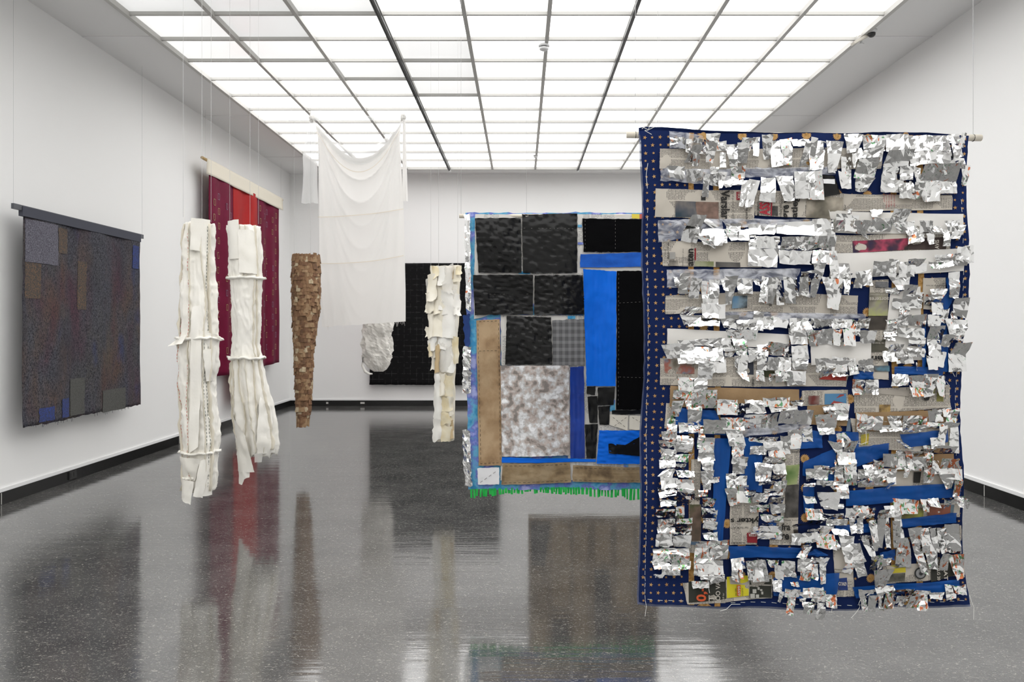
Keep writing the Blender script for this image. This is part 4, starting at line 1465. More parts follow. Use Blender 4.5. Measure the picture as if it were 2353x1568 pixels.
M_WHITEP = mat('white_embossed_paper', (.71, .69, .655), .6, col2=(.76, .74, .71), nscale=8, bump=.12, bscale=14, bdist=.004)
M_KR = mat('brown_wrapping_paper', (.28, .175, .085), .8, col2=(.36, .24, .125), nscale=6, bump=.5, bscale=22, bdist=.006)
V_, H_ = NEWSV, NEWSH
NEWS = {}
for key, m, pts in [
    ('n1', V_[0], [('A', 458, 402), ('B', 1030, 380), ('B', 1000, 640), ('A', 450, 645)]),
    ('n2', V_[1], [('A', 405, 893), ('A', 1640, 905), ('A', 1630, 1280), ('A', 402, 1240)]),
    ('n2b', V_[2], [('A', 1636, 908), ('B', 525, 950), ('B', 520, 1275), ('A', 1640, 1222)]),
    ('n3', V_[0], [('B', 525, 950), ('B', 1850, 970), ('B', 1850, 1155), ('B', 520, 1165)]),
    ('n4', V_[1], [('C', 490, 400), ('C', 1690, 420), ('C', 1710, 735), ('C', 505, 710)]),
    ('n5', V_[2], [('D', 405, 330), ('D', 1810, 300), ('D', 1810, 520), ('D', 405, 550)]),
    ('n6', V_[0], [('C', 538, 1080), ('C', 1590, 1030), ('C', 1600, 1275), ('C', 538, 1310)]),
    ('n7', V_[2], [('C', 1590, 1030), ('D', 720, 1080), ('D', 715, 1325), ('C', 1600, 1275)]),
    ('n8', V_[1], [('E', 472, 720), ('E', 1640, 700), ('E', 1700, 1075), ('E', 475, 1055)]),
    ('n9', V_[0], [('E', 1640, 760), ('G', 610, 800), ('G', 560, 1075), ('E', 1700, 1070)]),
    ('n10', H_[0], [('D', 858, 890), ('D', 1075, 880), ('G', 1075, 990), ('G', 880, 975)]),
    ('n11', H_[1], [('D', 1495, 865), ('D', 1765, 860), ('D', 1790, 1260), ('D', 1500, 1250)]),
    ('n13', H_[1], [('G', 25, 1130), ('G', 580, 1110), ('G', 585, 1310), ('G', 20, 1320)]),
    ('n14', V_[2], [('G', 650, 1105), ('G', 1875, 1055), ('G', 1885, 1340), ('G', 655, 1400)]),
    ('n16', V_[0], [('J', 600, 330), ('J', 1900, 430), ('J', 1925, 760), ('J', 660, 700)]),
    ('n17', V_[1], [('J', 690, 960), ('J', 1900, 930), ('J', 1925, 1180), ('J', 690, 1180)]),
    ('n18', H_[0], [('I', 1980, 700), ('I', 2212, 690), ('K', 2180, 270), ('K', 1960, 260)]),
    ('n19', H_[0], [('I', 1330, 1340), ('I', 1700, 1340), ('K', 1680, 612), ('K', 1330, 608)]),
    ('n20', H_[1], [('K', 1830, 262), ('K', 2182, 262), ('K', 2176, 612), ('K', 1830, 606)]),
    ('n21', H_[0], [('I', 850, 840), ('I', 968, 835), ('K', 935, 700), ('K', 806, 702)]),
    ('n22', V_[1], [('K', 745, 1075), ('K', 1872, 990), ('K', 1872, 1282), ('K', 800, 1338)]),
    ('n23', H_[1], [('L', 385, 640), ('L', 600, 640), ('L', 636, 1225), ('L', 415, 1238)]),
    ('n24', V_[2], [('L', 1000, 860), ('L', 2065, 800), ('L', 2080, 1000), ('L', 1000, 1100)]),
    ('n25', V_[0], [('L', 1190, 110), ('L', 1985, 90), ('L', 1988, 270), ('L', 1215, 300)]),
    ('n26', V_[0], [('L', 1960, 380), ('L', 2025, 380), ('L', 2040, 575), ('L', 1970, 580)]),
    ('n27', H_[0], [('I', 555, 150), ('I', 640, 150), ('I', 640, 470), ('I', 530, 465)]),
]:
    NEWS[key] = piece('newspaper_strip', pts, m, .005 + .0012 * (len(NEWS) % 3), nu=16, nv=10, amp=.004)
for pts in ([('D', 320, 22), ('D', 1968, 80), ('D', 1955, 330), ('D', 400, 300)], [('D', 408, 555), ('D', 1965, 505), ('D', 1962, 780), ('D', 330, 880)],
            [('E', 558, 350), ('E', 2070, 425), ('E', 2070, 600), ('E', 555, 545)], [('G', 125, 540), ('G', 880, 510), ('G', 870, 800), ('G', 130, 810)],
            [('D', 1095, 1060), ('D', 1460, 965), ('G', 1490, 745), ('G', 1030, 740)]):
    piece('white_paper_strip', pts, M_WHITEP, .0105, nu=16, nv=8, amp=.005)
for pts in ([('E', 600, 1065), ('E', 2200, 1110), ('E', 2210, 1300), ('E', 590, 1330)], [('G', 90, 1320), ('G', 580, 1285), ('G', 575, 1560), ('G', 80, 1550)],
            [('J', 660, 260), ('J', 1885, 215), ('J', 1890, 440), ('J', 660, 500)], [('J', 1150, 780), ('J', 1880, 765), ('J', 1880, 940), ('J', 1150, 990)]):
    piece('brown_paper_strip', pts, M_KR, .0095, nu=16, nv=8, amp=.005)


def blue_material():
    m = mat('blue_plastic_film', (.002, .050, .23), .45, col2=(.003, .078, .33), nscale=5, bump=.5, bscale=18, bdist=.006, transp=.10, spec=.3)
    return m


M_BP = blue_material()
for pts in ([('G', 1130, 820), ('G', 1765, 830), ('G', 1765, 935), ('G', 1130, 920)], [('G', 1480, 180), ('G', 1535, 180), ('G', 1525, 830), ('G', 1475, 830)],
            [('D', 1770, 860), ('D', 1905, 840), ('D', 1880, 1080), ('D', 1770, 1300)], [('D', 1650, 1090), ('D', 1790, 1060), ('G', 1800, 560), ('G', 1700, 520)],
            [('G', 1720, 500), ('G', 1820, 500), ('G', 1835, 890), ('G', 1760, 890)],
            [('G', 640, 885), ('G', 885, 875), ('G', 885, 985), ('G', 640, 980)], [('I', 660, 200), ('I', 1140, 230), ('I', 1230, 420), ('I', 660, 410)],
            [('I', 1110, 570), ('I', 1340, 580), ('K', 1235, 545), ('K', 1110, 545)], [('I', 1490, 560), ('I', 1720, 600), ('I', 1720, 1240), ('I', 1520, 1240)],
            [('I', 560, 490), ('I', 1270, 500), ('I', 1270, 535), ('I', 560, 510)],
            [('K', 1305, 615), ('K', 2240, 640), ('K', 2160, 765), ('K', 1330, 772)], [('K', 1880, 1020), ('L', 445, 930), ('L', 405, 1280), ('K', 1875, 1240)],
            [('L', 600, 1095), ('L', 1985, 1050), ('L', 1990, 1180), ('L', 640, 1235)], [('J', 525, 1215), ('J', 1955, 1125), ('J', 1965, 1310), ('J', 530, 1410)],
            [('J', 1188, 525), ('J', 1810, 465), ('J', 1800, 620), ('J', 1260, 690)], [('J', 625, 690), ('J', 1065, 632), ('J', 1065, 790), ('J', 640, 930)],
            [('J', 340, 485), ('J', 692, 495), ('J', 690, 690), ('J', 330, 640)], [('I', 2250, 470), ('J', 260, 500), ('J', 260, 700), ('I', 2095, 718)],
            [('J', 20, 880), ('J', 420, 690), ('J', 400, 1160), ('J', 10, 1040)], [('L', 1215, 285), ('L', 1938, 212), ('L', 1942, 340), ('L', 1240, 388)],
            [('J', 10, 1180), ('J', 160, 1180), ('J', 160, 1500), ('J', 30, 1500)], [('L', 410, 345), ('L', 880, 320), ('L', 880, 430), ('L', 410, 430)],
            [('L', 940, 680), ('L', 1150, 645), ('L', 1140, 785), ('L', 960, 745)], [('K', 680, 860), ('K', 720, 855), ('K', 715, 920), ('K', 670, 930)],
            [('K', 1800, 320), ('K', 1900, 318), ('K', 1900, 420), ('K', 1800, 430)], [('L', 20, 720), ('L', 180, 650), ('L', 325, 720), ('L', 200, 745)]):
    piece('blue_plastic_strip', pts, M_BP, .0125, nu=12, nv=8, amp=.004, fq=.05, jag=1.5, ridge=.005)
M_FILM = mat('clear_film', (.55, .57, .64), .25, col2=(.75, .76, .80), nscale=7, bump=.6, bscale=22, bdist=.006, transp=.50)
for pts in ([('A', 555, 195), ('A', 1000, 230), ('A', 1020, 420), ('A', 570, 400)], [('A', 455, 645), ('A', 1480, 640), ('A', 1460, 860), ('A', 460, 800)],
            [('A', 1495, 632), ('B', 390, 640), ('B', 390, 730), ('A', 1480, 760)], [('C', 435, 150), ('C', 1230, 125), ('C', 1250, 300), ('C', 440, 420)],
            [('C', 1230, 130), ('C', 2325, 140), ('C', 2325, 190), ('C', 1300, 250)], [('C', 550, 755), ('C', 2200, 750), ('C', 2150, 880), ('C', 550, 985)],
            [('C', 1240, 1275), ('D', 810, 1310), ('D', 810, 1370), ('C', 1250, 1380)], [('I', 1440, 470), ('I', 2330, 370), ('I', 2330, 470), ('I', 1450, 560)],
            [('J', 1060, 950), ('J', 640, 1090), ('J', 800, 1160), ('J', 1000, 1150)]):
    piece('clear_film_strip', pts, M_FILM, .015, nu=14, nv=8, amp=.006, fq=.06, jag=2.5, ridge=.004)
_nt = M_FILM.node_tree
_mx = [n for n in _nt.nodes if n.type == 'MIX_SHADER'][0]
_nt.links.new(mnode(_nt, 'MULTIPLY_ADD', smooth(_nt, noisefac(_nt, scaled(_nt, coord(_nt, 'Object'), (1, 1, 1.6)), 18, 5, 1.0), .35, .65), .55, .22), _mx.inputs[0])
# dark plastic scrap near the top
piece('black_plastic_scrap', [('B', 190, 735), ('B', 380, 745), ('B', 470, 960), ('B', 235, 1010)], mat('black_plastic'), .0125, nu=8, nv=8, ridge=.004)
piece('black_plastic_scrap', [('B', 225, 790), ('B', 382, 790), ('B', 384, 846), ('B', 228, 846)], mat('white_patch'), .0185, nu=6, nv=4)


# pictures printed in the newspapers
def pic(parent, cols, pts, ns=14, dist=.5):
    key = 'press_picture_%d' % zq[0]
    m = mat(key, cols[0], .8, col2=list(cols[1:]), nscale=ns, ndetail=3, nmin=.33, nmax=.66)
    return piece('press_picture', pts, m, .0092, parent=NEWS[parent], nu=8, nv=6, amp=.003, jag=.2)


GREYS = ((.06, .055, .05), (.22, .20, .17), (.42, .38, .33))
pic('n2', ((.02, .04, .06), (.10, .10, .11), (.28, .24, .20)), [('A', 650, 1045), ('A', 910, 1048), ('A', 930, 1240), ('A', 650, 1245)], 9)
pic('n2', ((.13, .085, .065), (.24, .15, .12)), [('A', 905, 1048), ('A', 1198, 1050), ('A', 1198, 1265), ('A', 925, 1240)], 30)
pic('n2', ((.02, .02, .02), (.03, .03, .03)), [('A', 980, 975), ('A', 1038, 975), ('A', 1038, 1030), ('A', 980, 1030)])
pic('n2', ((.30, .015, .03), (.33, .02, .04)), [('A', 1415, 925), ('A', 1525, 925), ('A', 1525, 1028), ('A', 1415, 1028)])
pic('n2b', ((.02, .02, .02), (.12, .11, .10)), [('A', 1855, 1105), ('A', 1925, 1108), ('A', 1925, 1228), ('A', 1850, 1225)], 30)
pic('n2b', ((.33, .015, .03), (.36, .02, .04)), [('A', 1838, 1040), ('A', 1856, 1040), ('A', 1850, 1228), ('A', 1834, 1226)])
pic('n2b', ((.05, .045, .035), (.20, .18, .14), (.45, .40, .33)), [('A', 2260, 1000), ('B', 520, 1000), ('B', 515, 1270), ('A', 2260, 1255)], 9)
pic('n5', ((.012, .012, .05), (.06, .02, .04), (.40, .05, .10), (.03, .02, .02)), [('D', 652, 398), ('D', 1300, 372), ('D', 1300, 516), ('D', 655, 545)], 11)
pic('n5', ((.03, .02, .02), (.06, .04, .035)), [('D', 1300, 372), ('D', 1760, 360), ('D', 1760, 510), ('D', 1300, 516)])
pic('n4', GREYS, [('C', 585, 640), ('C', 690, 645), ('C', 690, 712), ('C', 585, 708)], 18)
pic('n4', ((.20, .22, .10), (.45, .45, .33)), [('C', 900, 652), ('C', 1135, 655), ('C', 1135, 718), ('C', 900, 715)], 12)
pic('n4', ((.03, .03, .03), (.14, .13, .12)), [('C', 1160, 660), ('C', 1450, 672), ('C', 1450, 735), ('C', 1160, 722)], 10)
pic('n4', ((.30, .29, .27), (.36, .35, .33)), [('C', 590, 540), ('C', 655, 540), ('C', 655, 625), ('C', 590, 625)])
pic('n4', ((.25, .012, .02), (.28, .015, .025)), [('C', 896, 492), ('C', 914, 492), ('C', 914, 638), ('C', 896, 638)])
pic('n6', ((.03, .03, .03), (.20, .28, .34), (.12, .25, .40)), [('C', 1360, 1085), ('C', 1540, 1080), ('C', 1540, 1230), ('C', 1360, 1240)], 14)
pic('n8', ((.14, .12, .09), (.30, .27, .23), (.32, .10, .07), (.16, .20, .25)), [('E', 520, 735), ('E', 880, 740), ('E', 880, 912), ('E', 525, 912)], 16)
pic('n8', ((.015, .02, .035), (.03, .035, .05)), [('E', 1520, 720), ('E', 1615, 720), ('E', 1615, 925), ('E', 1500, 920)], 10)
pic('n9', ((.30, .03, .02), (.35, .04, .03)), [('G', 330, 870), ('G', 560, 920), ('G', 560, 1000), ('G', 230, 985)])
pic('n9', ((.03, .035, .015), (.06, .065, .03)), [('E', 1730, 860), ('E', 1870, 880), ('E', 1880, 960), ('E', 1730, 950)])
pic('n10', ((.12, .11, .09), (.30, .28, .22), (.45, .50, .10)), [('D', 855, 1040), ('D', 1070, 1045), ('D', 1080, 1330), ('D', 850, 1330)], 9)
pic('n10', ((.03, .025, .02), (.09, .075, .06)), [('D', 850, 1330), ('D', 1080, 1330), ('G', 1045, 370), ('G', 850, 370)], 12)
pic('n10', ((.02, .02, .02), (.25, .25, .26)), [('D', 920, 905), ('D', 1065, 910), ('D', 1065, 985), ('D', 920, 980)], 16)
pic('n10', ((.045, .05, .035), (.14, .12, .09)), [('G', 872, 490), ('G', 1110, 490), ('G', 1100, 645), ('G', 880, 645)], 14)
pic('n10', ((.10, .30, .42), (.10, .08, .07), (.12, .32, .44)), [('G', 890, 815), ('G', 1080, 812), ('G', 1080, 885), ('G', 890, 885)], 9)
pic('n13', ((.15, .03, .025), (.42, .38, .33), (.19, .03, .03)), [('G', 105, 1190), ('G', 240, 1190), ('G', 240, 1300), ('G', 105, 1300)], 7)
pic('n13', ((.07, .20, .36), (.09, .24, .42)), [('G', 302, 1165), ('G', 555, 1160), ('G', 555, 1290), ('G', 302, 1300)])
pic('n13', ((.30, .05, .04), (.34, .06, .05)), [('G', 480, 1170), ('G', 530, 1170), ('G', 530, 1285), ('G', 370, 1292)])
pic('n13', ((.50, .44, .24), (.55, .48, .28)), [('G', 478, 1215), ('G', 494, 1215), ('G', 494, 1284), ('G', 436, 1288)])
pic('n14', ((.25, .15, .03), (.42, .28, .10), (.10, .06, .03)), [('G', 950, 1295), ('G', 1080, 1292), ('G', 1080, 1388), ('G', 950, 1392)], 22)
pic('n14', ((.12, .12, .03), (.35, .32, .10)), [('G', 1695, 1140), ('G', 1788, 1140), ('G', 1788, 1262), ('G', 1690, 1260)], 22)
pic('n14', ((.33, .30, .265), (.40, .365, .32)), [('G', 930, 1100), ('G', 1310, 1110), ('G', 1310, 1190), ('G', 950, 1160)], 6)
pic('n16', ((.40, .30, .03), (.20, .25, .06), (.50, .38, .05)), [('J', 725, 530), ('J', 830, 515), ('J', 815, 655), ('J', 725, 660)], 20)
pic('n16', ((.12, .16, .22), (.15, .20, .27)), [('J', 570, 340), ('J', 605, 340), ('J', 600, 490), ('J', 545, 490)], 8)
pic('n17', ((.01, .01, .01), (.02, .018, .015)), [('J', 1385, 995), ('J', 1475, 992), ('J', 1470, 1130), ('J', 1385, 1130)])
pic('n18', ((.06, .16, .03), (.28, .34, .14), (.42, .42, .26)), [('I', 2025, 915), ('I', 2200, 905), ('I', 2165, 1150), ('I', 2025, 1160)], 7)
pic('n18', ((.025, .023, .02), (.12, .11, .10)), [('I', 2015, 1160), ('I', 2190, 1150), ('K', 2180, 262), ('K', 2005, 258)], 20)
pic('n19', ((.24, .012, .02), (.27, .015, .025)), [('K', 1550, 462), ('K', 1680, 455), ('K', 1680, 588), ('K', 1555, 585)])
pic('n20', ((.03, .025, .02), (.04, .03, .025)), [('K', 2120, 415), ('K', 2178, 418), ('K', 2178, 475), ('K', 2118, 475)])
pic('n21', ((.07, .05, .035), (.16, .11, .08), (.05, .07, .025)), [('I', 830, 1400), ('I', 968, 1390), ('K', 965, 545), ('K', 825, 545)], 12)
pic('n21', ((.10, .16, .24), (.12, .19, .28)), [('K', 812, 560), ('K', 935, 560), ('K', 935, 598), ('K', 812, 598)])
pic('n22', ((.028, .03, .022), (.035, .036, .028)), [('K', 816, 1055), ('K', 1280, 1010), ('K', 1282, 1268), ('K', 818, 1318)])
pic('n22', ((.62, .55, .02), (.68, .60, .03)), [('K', 1292, 1000), ('K', 1578, 1000), ('K', 1578, 1248), ('K', 1290, 1260)])
pic('n22', ((.40, .36, .31), (.45, .41, .36)), [('K', 1325, 1000), ('K', 1578, 1000), ('K', 1578, 1120), ('K', 1335, 1090)])
pic('n22', ((.028, .03, .022), (.035, .036, .028)), [('K', 1588, 1130), ('K', 1860, 1126), ('K', 1860, 1276), ('K', 1588, 1280)])
pic('n22', ((.028, .03, .022), (.035, .036, .028)), [('K', 1588, 1000), ('K', 1860, 998), ('K', 1860, 1112), ('K', 1588, 1116)])
pic('n23', ((.015, .035, .16), (.02, .05, .2)), [('L', 440, 1005), ('L', 540, 990), ('L', 552, 1145), ('L', 440, 1150)])
pic('n24', ((.55, .46, .03), (.62, .52, .04)), [('L', 1025, 905), ('L', 1290, 880), ('L', 1295, 945), ('L', 1025, 958)])
pic('n24', ((.05, .05, .04), (.16, .15, .12)), [('L', 1015, 968), ('L', 1290, 955), ('L', 1290, 1060), ('L', 1015, 1060)], 30)
pic('n24', ((.028, .028, .022), (.034, .034, .028)), [('L', 1610, 870), ('L', 2040, 830), ('L', 2040, 990), ('L', 1605, 1060)])
pic('n25', ((.03, .025, .02), (.12, .08, .06), (.28, .30, .06)), [('L', 1215, 150), ('L', 1530, 150), ('L', 1530, 285), ('L', 1225, 292)], 9)
pic('n25', ((.06, .03, .025), (.30, .10, .06), (.05, .04, .04)), [('L', 1572, 125), ('L', 1870, 110), ('L', 1870, 270), ('L', 1575, 285)], 7)
pic('n25', ((.12, .17, .20), (.14, .19, .23)), [('L', 1870, 110), ('L', 1910, 110), ('L', 1910, 270), ('L', 1870, 275)])
# wheel and product drawings in the adverts
for (T_, cx, cy), rs in ((('L', 1458, 945), (13.5, 10.5, 4)),):
    px, py = tp(T_, cx, cy)
    for r, m_ in zip(rs, (M_DARK, mat('wheel_grey', (.25, .25, .25), .6), M_DARK)):
        mk('press_picture', *disc(px, py, r, .0175 + .0006 * (14 - r), 20), m_, NEWS['n24'])
M_PG = mat('print_pale', (.45, .44, .40), .8)
for x, y, w_, h_ in ((1590, 1220, 60, 55), (1622, 1165, 48, 50), (1662, 1230, 40, 42), (1685, 1140, 26, 34), (1716, 1165, 28, 22), (1730, 1195, 24, 34)):
    piece('press_picture', [('K', x, y), ('K', x + w_, y), ('K', x + w_, y + h_), ('K', x, y + h_)], M_PG, .0165, parent=NEWS['n22'], nu=2, nv=2, amp=0, jag=0)

# printed words
M_INK = mat('black_ink', (.012, .011, .010), .8)
M_RED = mat('red_ink', (.36, .02, .035), .8)
M_ORG = mat('orange_ink', (.62, .10, .03), .8)
M_CRM = mat('cream_ink', (.55, .51, .45), .8)
M_BLI = mat('blue_ink', (.01, .04, .20), .8)


def word(txt, parent, tile, x0, y0, x1, y1, rot, m, off=.0135, bold=.02):
    """lettering filling the tile box; rot: 0 upright, -90 reads downward, 90 reads upward, 180 upside down"""
    cu = bpy.data.curves.new('headline', 'FONT')
    cu.body = txt
    cu.offset = bold
    cu.resolution_u = 3
    o = bpy.data.objects.new('headline', cu)
    C.objects.link(o)
    dg = bpy.context.evaluated_depsgraph_get()
    me = o.evaluated_get(dg).to_mesh()
    vs = [v.co.copy() for v in me.vertices]
    fs = [tuple(p.vertices) for p in me.polygons]
    o.evaluated_get(dg).to_mesh_clear()
    bpy.data.objects.remove(o)
    bpy.data.curves.remove(cu)
    mx0, mx1 = min(v.x for v in vs), max(v.x for v in vs)
    my0, my1 = min(v.y for v in vs), max(v.y for v in vs)
    a, b2 = tp(tile, x0, y0), tp(tile, x1, y1)
    cx, cy, wx, wy = (a[0] + b2[0]) / 2, (a[1] + b2[1]) / 2, b2[0] - a[0], b2[1] - a[1]
    out = []
    for v in vs:
        u = (v.x - mx0) / (mx1 - mx0) - .5
        q = (v.y - my0) / (my1 - my0) - .5
        if rot == 0:
            px, py = cx + u * wx, cy - q * wy
        elif rot == 180:
            px, py = cx - u * wx, cy + q * wy
        elif rot == -90:
            px, py = cx + q * wx, cy + u * wy
        else:
            px, py = cx - q * wx, cy - u * wy
        out.append(P(px, py, off))
    return mk('headline', out, fs, m, NEWS[parent] if parent in NEWS else ft)


word('Varslar', 'n2', 'A', 1225, 905, 1330, 1270, -90, M_INK, bold=.03)
word('Ap vil ga nl vil pl om vorslc', 'n2', 'A', 1352, 920, 1385, 1272, -90, M_INK, bold=0)
word('TIKK', 'n2', 'A', 1424, 932, 1452, 1018, -90, M_CRM, .0155)
word('erre enn fo', 'n2', 'A', 1522, 1110, 1552, 1272, -90, M_INK)
word('MAGASINET:', 'n2b', 'A', 1658, 1050, 1690, 1225, 90, M_INK)
word('ASS', 'n2b', 'A', 1690, 1060, 1822, 1222, 90, M_RED, bold=.04)
word('øre v', 'n2b', 'A', 1985, 1015, 2060, 1250, 90, M_INK, bold=.03)
word('atleg', 'n2b', 'A', 2080, 1000, 2178, 1250, 90, M_INK, bold=.03)
word('rcbør tillbor', 'n2b', 'A', 1940, 1020, 1972, 1240, 90, M_INK, bold=0)
word('Starmer later', 'n3', 'B', 1138, 965, 1158, 1120, -90, M_RED, bold=0)
word('minder sa lat-', 'n3', 'B', 1104, 955, 1124, 1110, -90, M_RED, bold=0)
word('Stavangsligg', 'n3', 'B', 1074, 955, 1094, 1120, -90, M_RED, bold=0)
word('og mer til fiskes', 'n3', 'B', 1044, 955, 1064, 1130, -90, M_RED, bold=0)
word('gruppen.', 'n3', 'B', 1016, 955, 1034, 1060, -90, M_RED, bold=0)
word('for', 'n3', 'B', 528, 1085, 552, 1160, 90, M_INK)
word('aten', 'n4', 'C', 800, 500, 880, 712, 90, M_INK, bold=.03)
word('Mandag 14. sep', 'n4', 'C', 556, 420, 578, 625, 90, M_INK)
word('film for stor plass', 'n4', 'C', 738, 500, 758, 710, 90, M_INK, bold=0)
word('NYHETER', 'n4', 'C', 528, 505, 540, 600, 90, M_INK, bold=0)
word('et', 'n4', 'C', 560, 680, 580, 708, 90, M_INK)
word('AVIS', 'n5', 'D', 1622, 395, 1672, 508, 90, M_CRM, .0155)
word('sorteres', 'n10', 'D', 850, 1100, 1072, 1142, 180, M_CRM, .0155, .01)
word('nok en rik samfunnsplan', 'n10', 'D', 860, 1058, 1066, 1074, 180, M_CRM, .0155, 0)
word('Ja, vi to boend', 'n10', 'G', 895, 520, 1100, 545, 180, M_CRM, .0155, 0)
word('slikt', 'n10', 'G', 950, 490, 1000, 514, 180, M_CRM, .0155, 0)
word('ben', 'n10', 'G', 875, 690, 1075, 760, 180, M_INK, bold=.03)
word('Arbeiderne om det meste', 'n11', 'D', 1525, 950, 1760, 970, 180, M_INK, bold=0)
word('konflikt er', 'n11', 'D', 1690, 925, 1765, 942, 180, M_INK, bold=0)
word('ve', 'n14', 'G', 1495, 1080, 1580, 1245, -90, M_INK, bold=.04)
word('havet', 'n14', 'G', 1620, 1175, 1645, 1255, -90, M_INK, bold=0)
word('ardagsmann', 'n14', 'G', 1795, 1090, 1810, 1230, -90, M_INK)
word('KLASSEKAMPEN', 'n8', 'E', 1588, 950, 1616, 1065, -90, M_INK)
word('We', 'n8', 'E', 665, 945, 688, 975, 90, M_INK)
word('III', 'n7', 'C', 1800, 1165, 1840, 1212, -90, M_INK)
word('ti krever ø', 'n18', 'I', 2075, 735, 2205, 760, 0, M_INK)
word('ykter s', 'n19', 'K', 1335, 250, 1690, 340, 180, M_INK, bold=.03)
word('har hardt ut m', 'n19', 'K', 1335, 380, 1560, 410, 180, M_INK, bold=0)
word('ETER', 'n19', 'K', 1562, 465, 1662, 500, 180, M_CRM, .0155)
word('Norge er på v', 'n19', 'K', 1345, 568, 1522, 592, 180, M_INK)
word('n fra', 'n20', 'K', 1890, 330, 2072, 418, 0, M_INK, bold=.03)
word('øre', 'n20', 'K', 1900, 460, 2058, 540, 0, M_INK, bold=.03)
word('ydeling gjennom s', 'n20', 'K', 1950, 282, 2178, 304, 180, M_INK, bold=0)
word('aku', 'n21', 'I', 858, 1305, 955, 1350, 180, M_INK)
word('0c 80', 'n21', 'I', 862, 970, 938, 1002, 0, M_CRM, .0155)
word('0,-', 'n22', 'K', 905, 1110, 1045, 1290, 90, M_ORG, .0165, .03)
word('T', 'n22', 'K', 1056, 1210, 1118, 1290, 90, M_CRM, .0165, .02)
word('OO VAR', 'n22', 'K', 1142, 1000, 1200, 1275, 90, M_CRM, .0165, .02)
word('69 kr', 'n22', 'K', 1228, 1185, 1250, 1270, 90, M_CRM, .0165, 0)
piece('press_picture', [('K', 1420, 1105), ('K', 1466, 1105), ('K', 1464, 1236), ('K', 1420, 1236)], M_ORG, .0165, parent=NEWS['n22'], nu=3, nv=3, amp=0, jag=0)
word('6999', 'n22', 'K', 1426, 1112, 1460, 1230, 90, M_CRM, .0195, .02)
word('Spar 2000,-', 'n22', 'K', 1394, 1130, 1412, 1230, 90, M_INK, .0165, .02)
word('MAGNETISK', 'n22', 'K', 1484, 1140, 1500, 1240, 90, M_INK, .0165, 0)
word('SALG 20', 'n24', 'L', 1680, 860, 1722, 1040, -90, M_CRM, .0165, .02)
word('SAT', 'n24', 'L', 1775, 900, 1830, 1045, -90, M_CRM, .0165, .02)
word('ØKO', 'n23', 'L', 432, 1040, 525, 1085, 180, M_CRM, .0165, .02)
word('opp vat opplysning', 'n23', 'L', 395, 915, 535, 940, 180, M_INK, .0145, .01)
word('handelspl', 'n23', 'L', 385, 880, 495, 905, 180, M_INK, .0145, .01)
word('om Perikomos', 'ft', 'G', 1540, 880, 1760, 905, 180, M_BLI, .0205, 0)

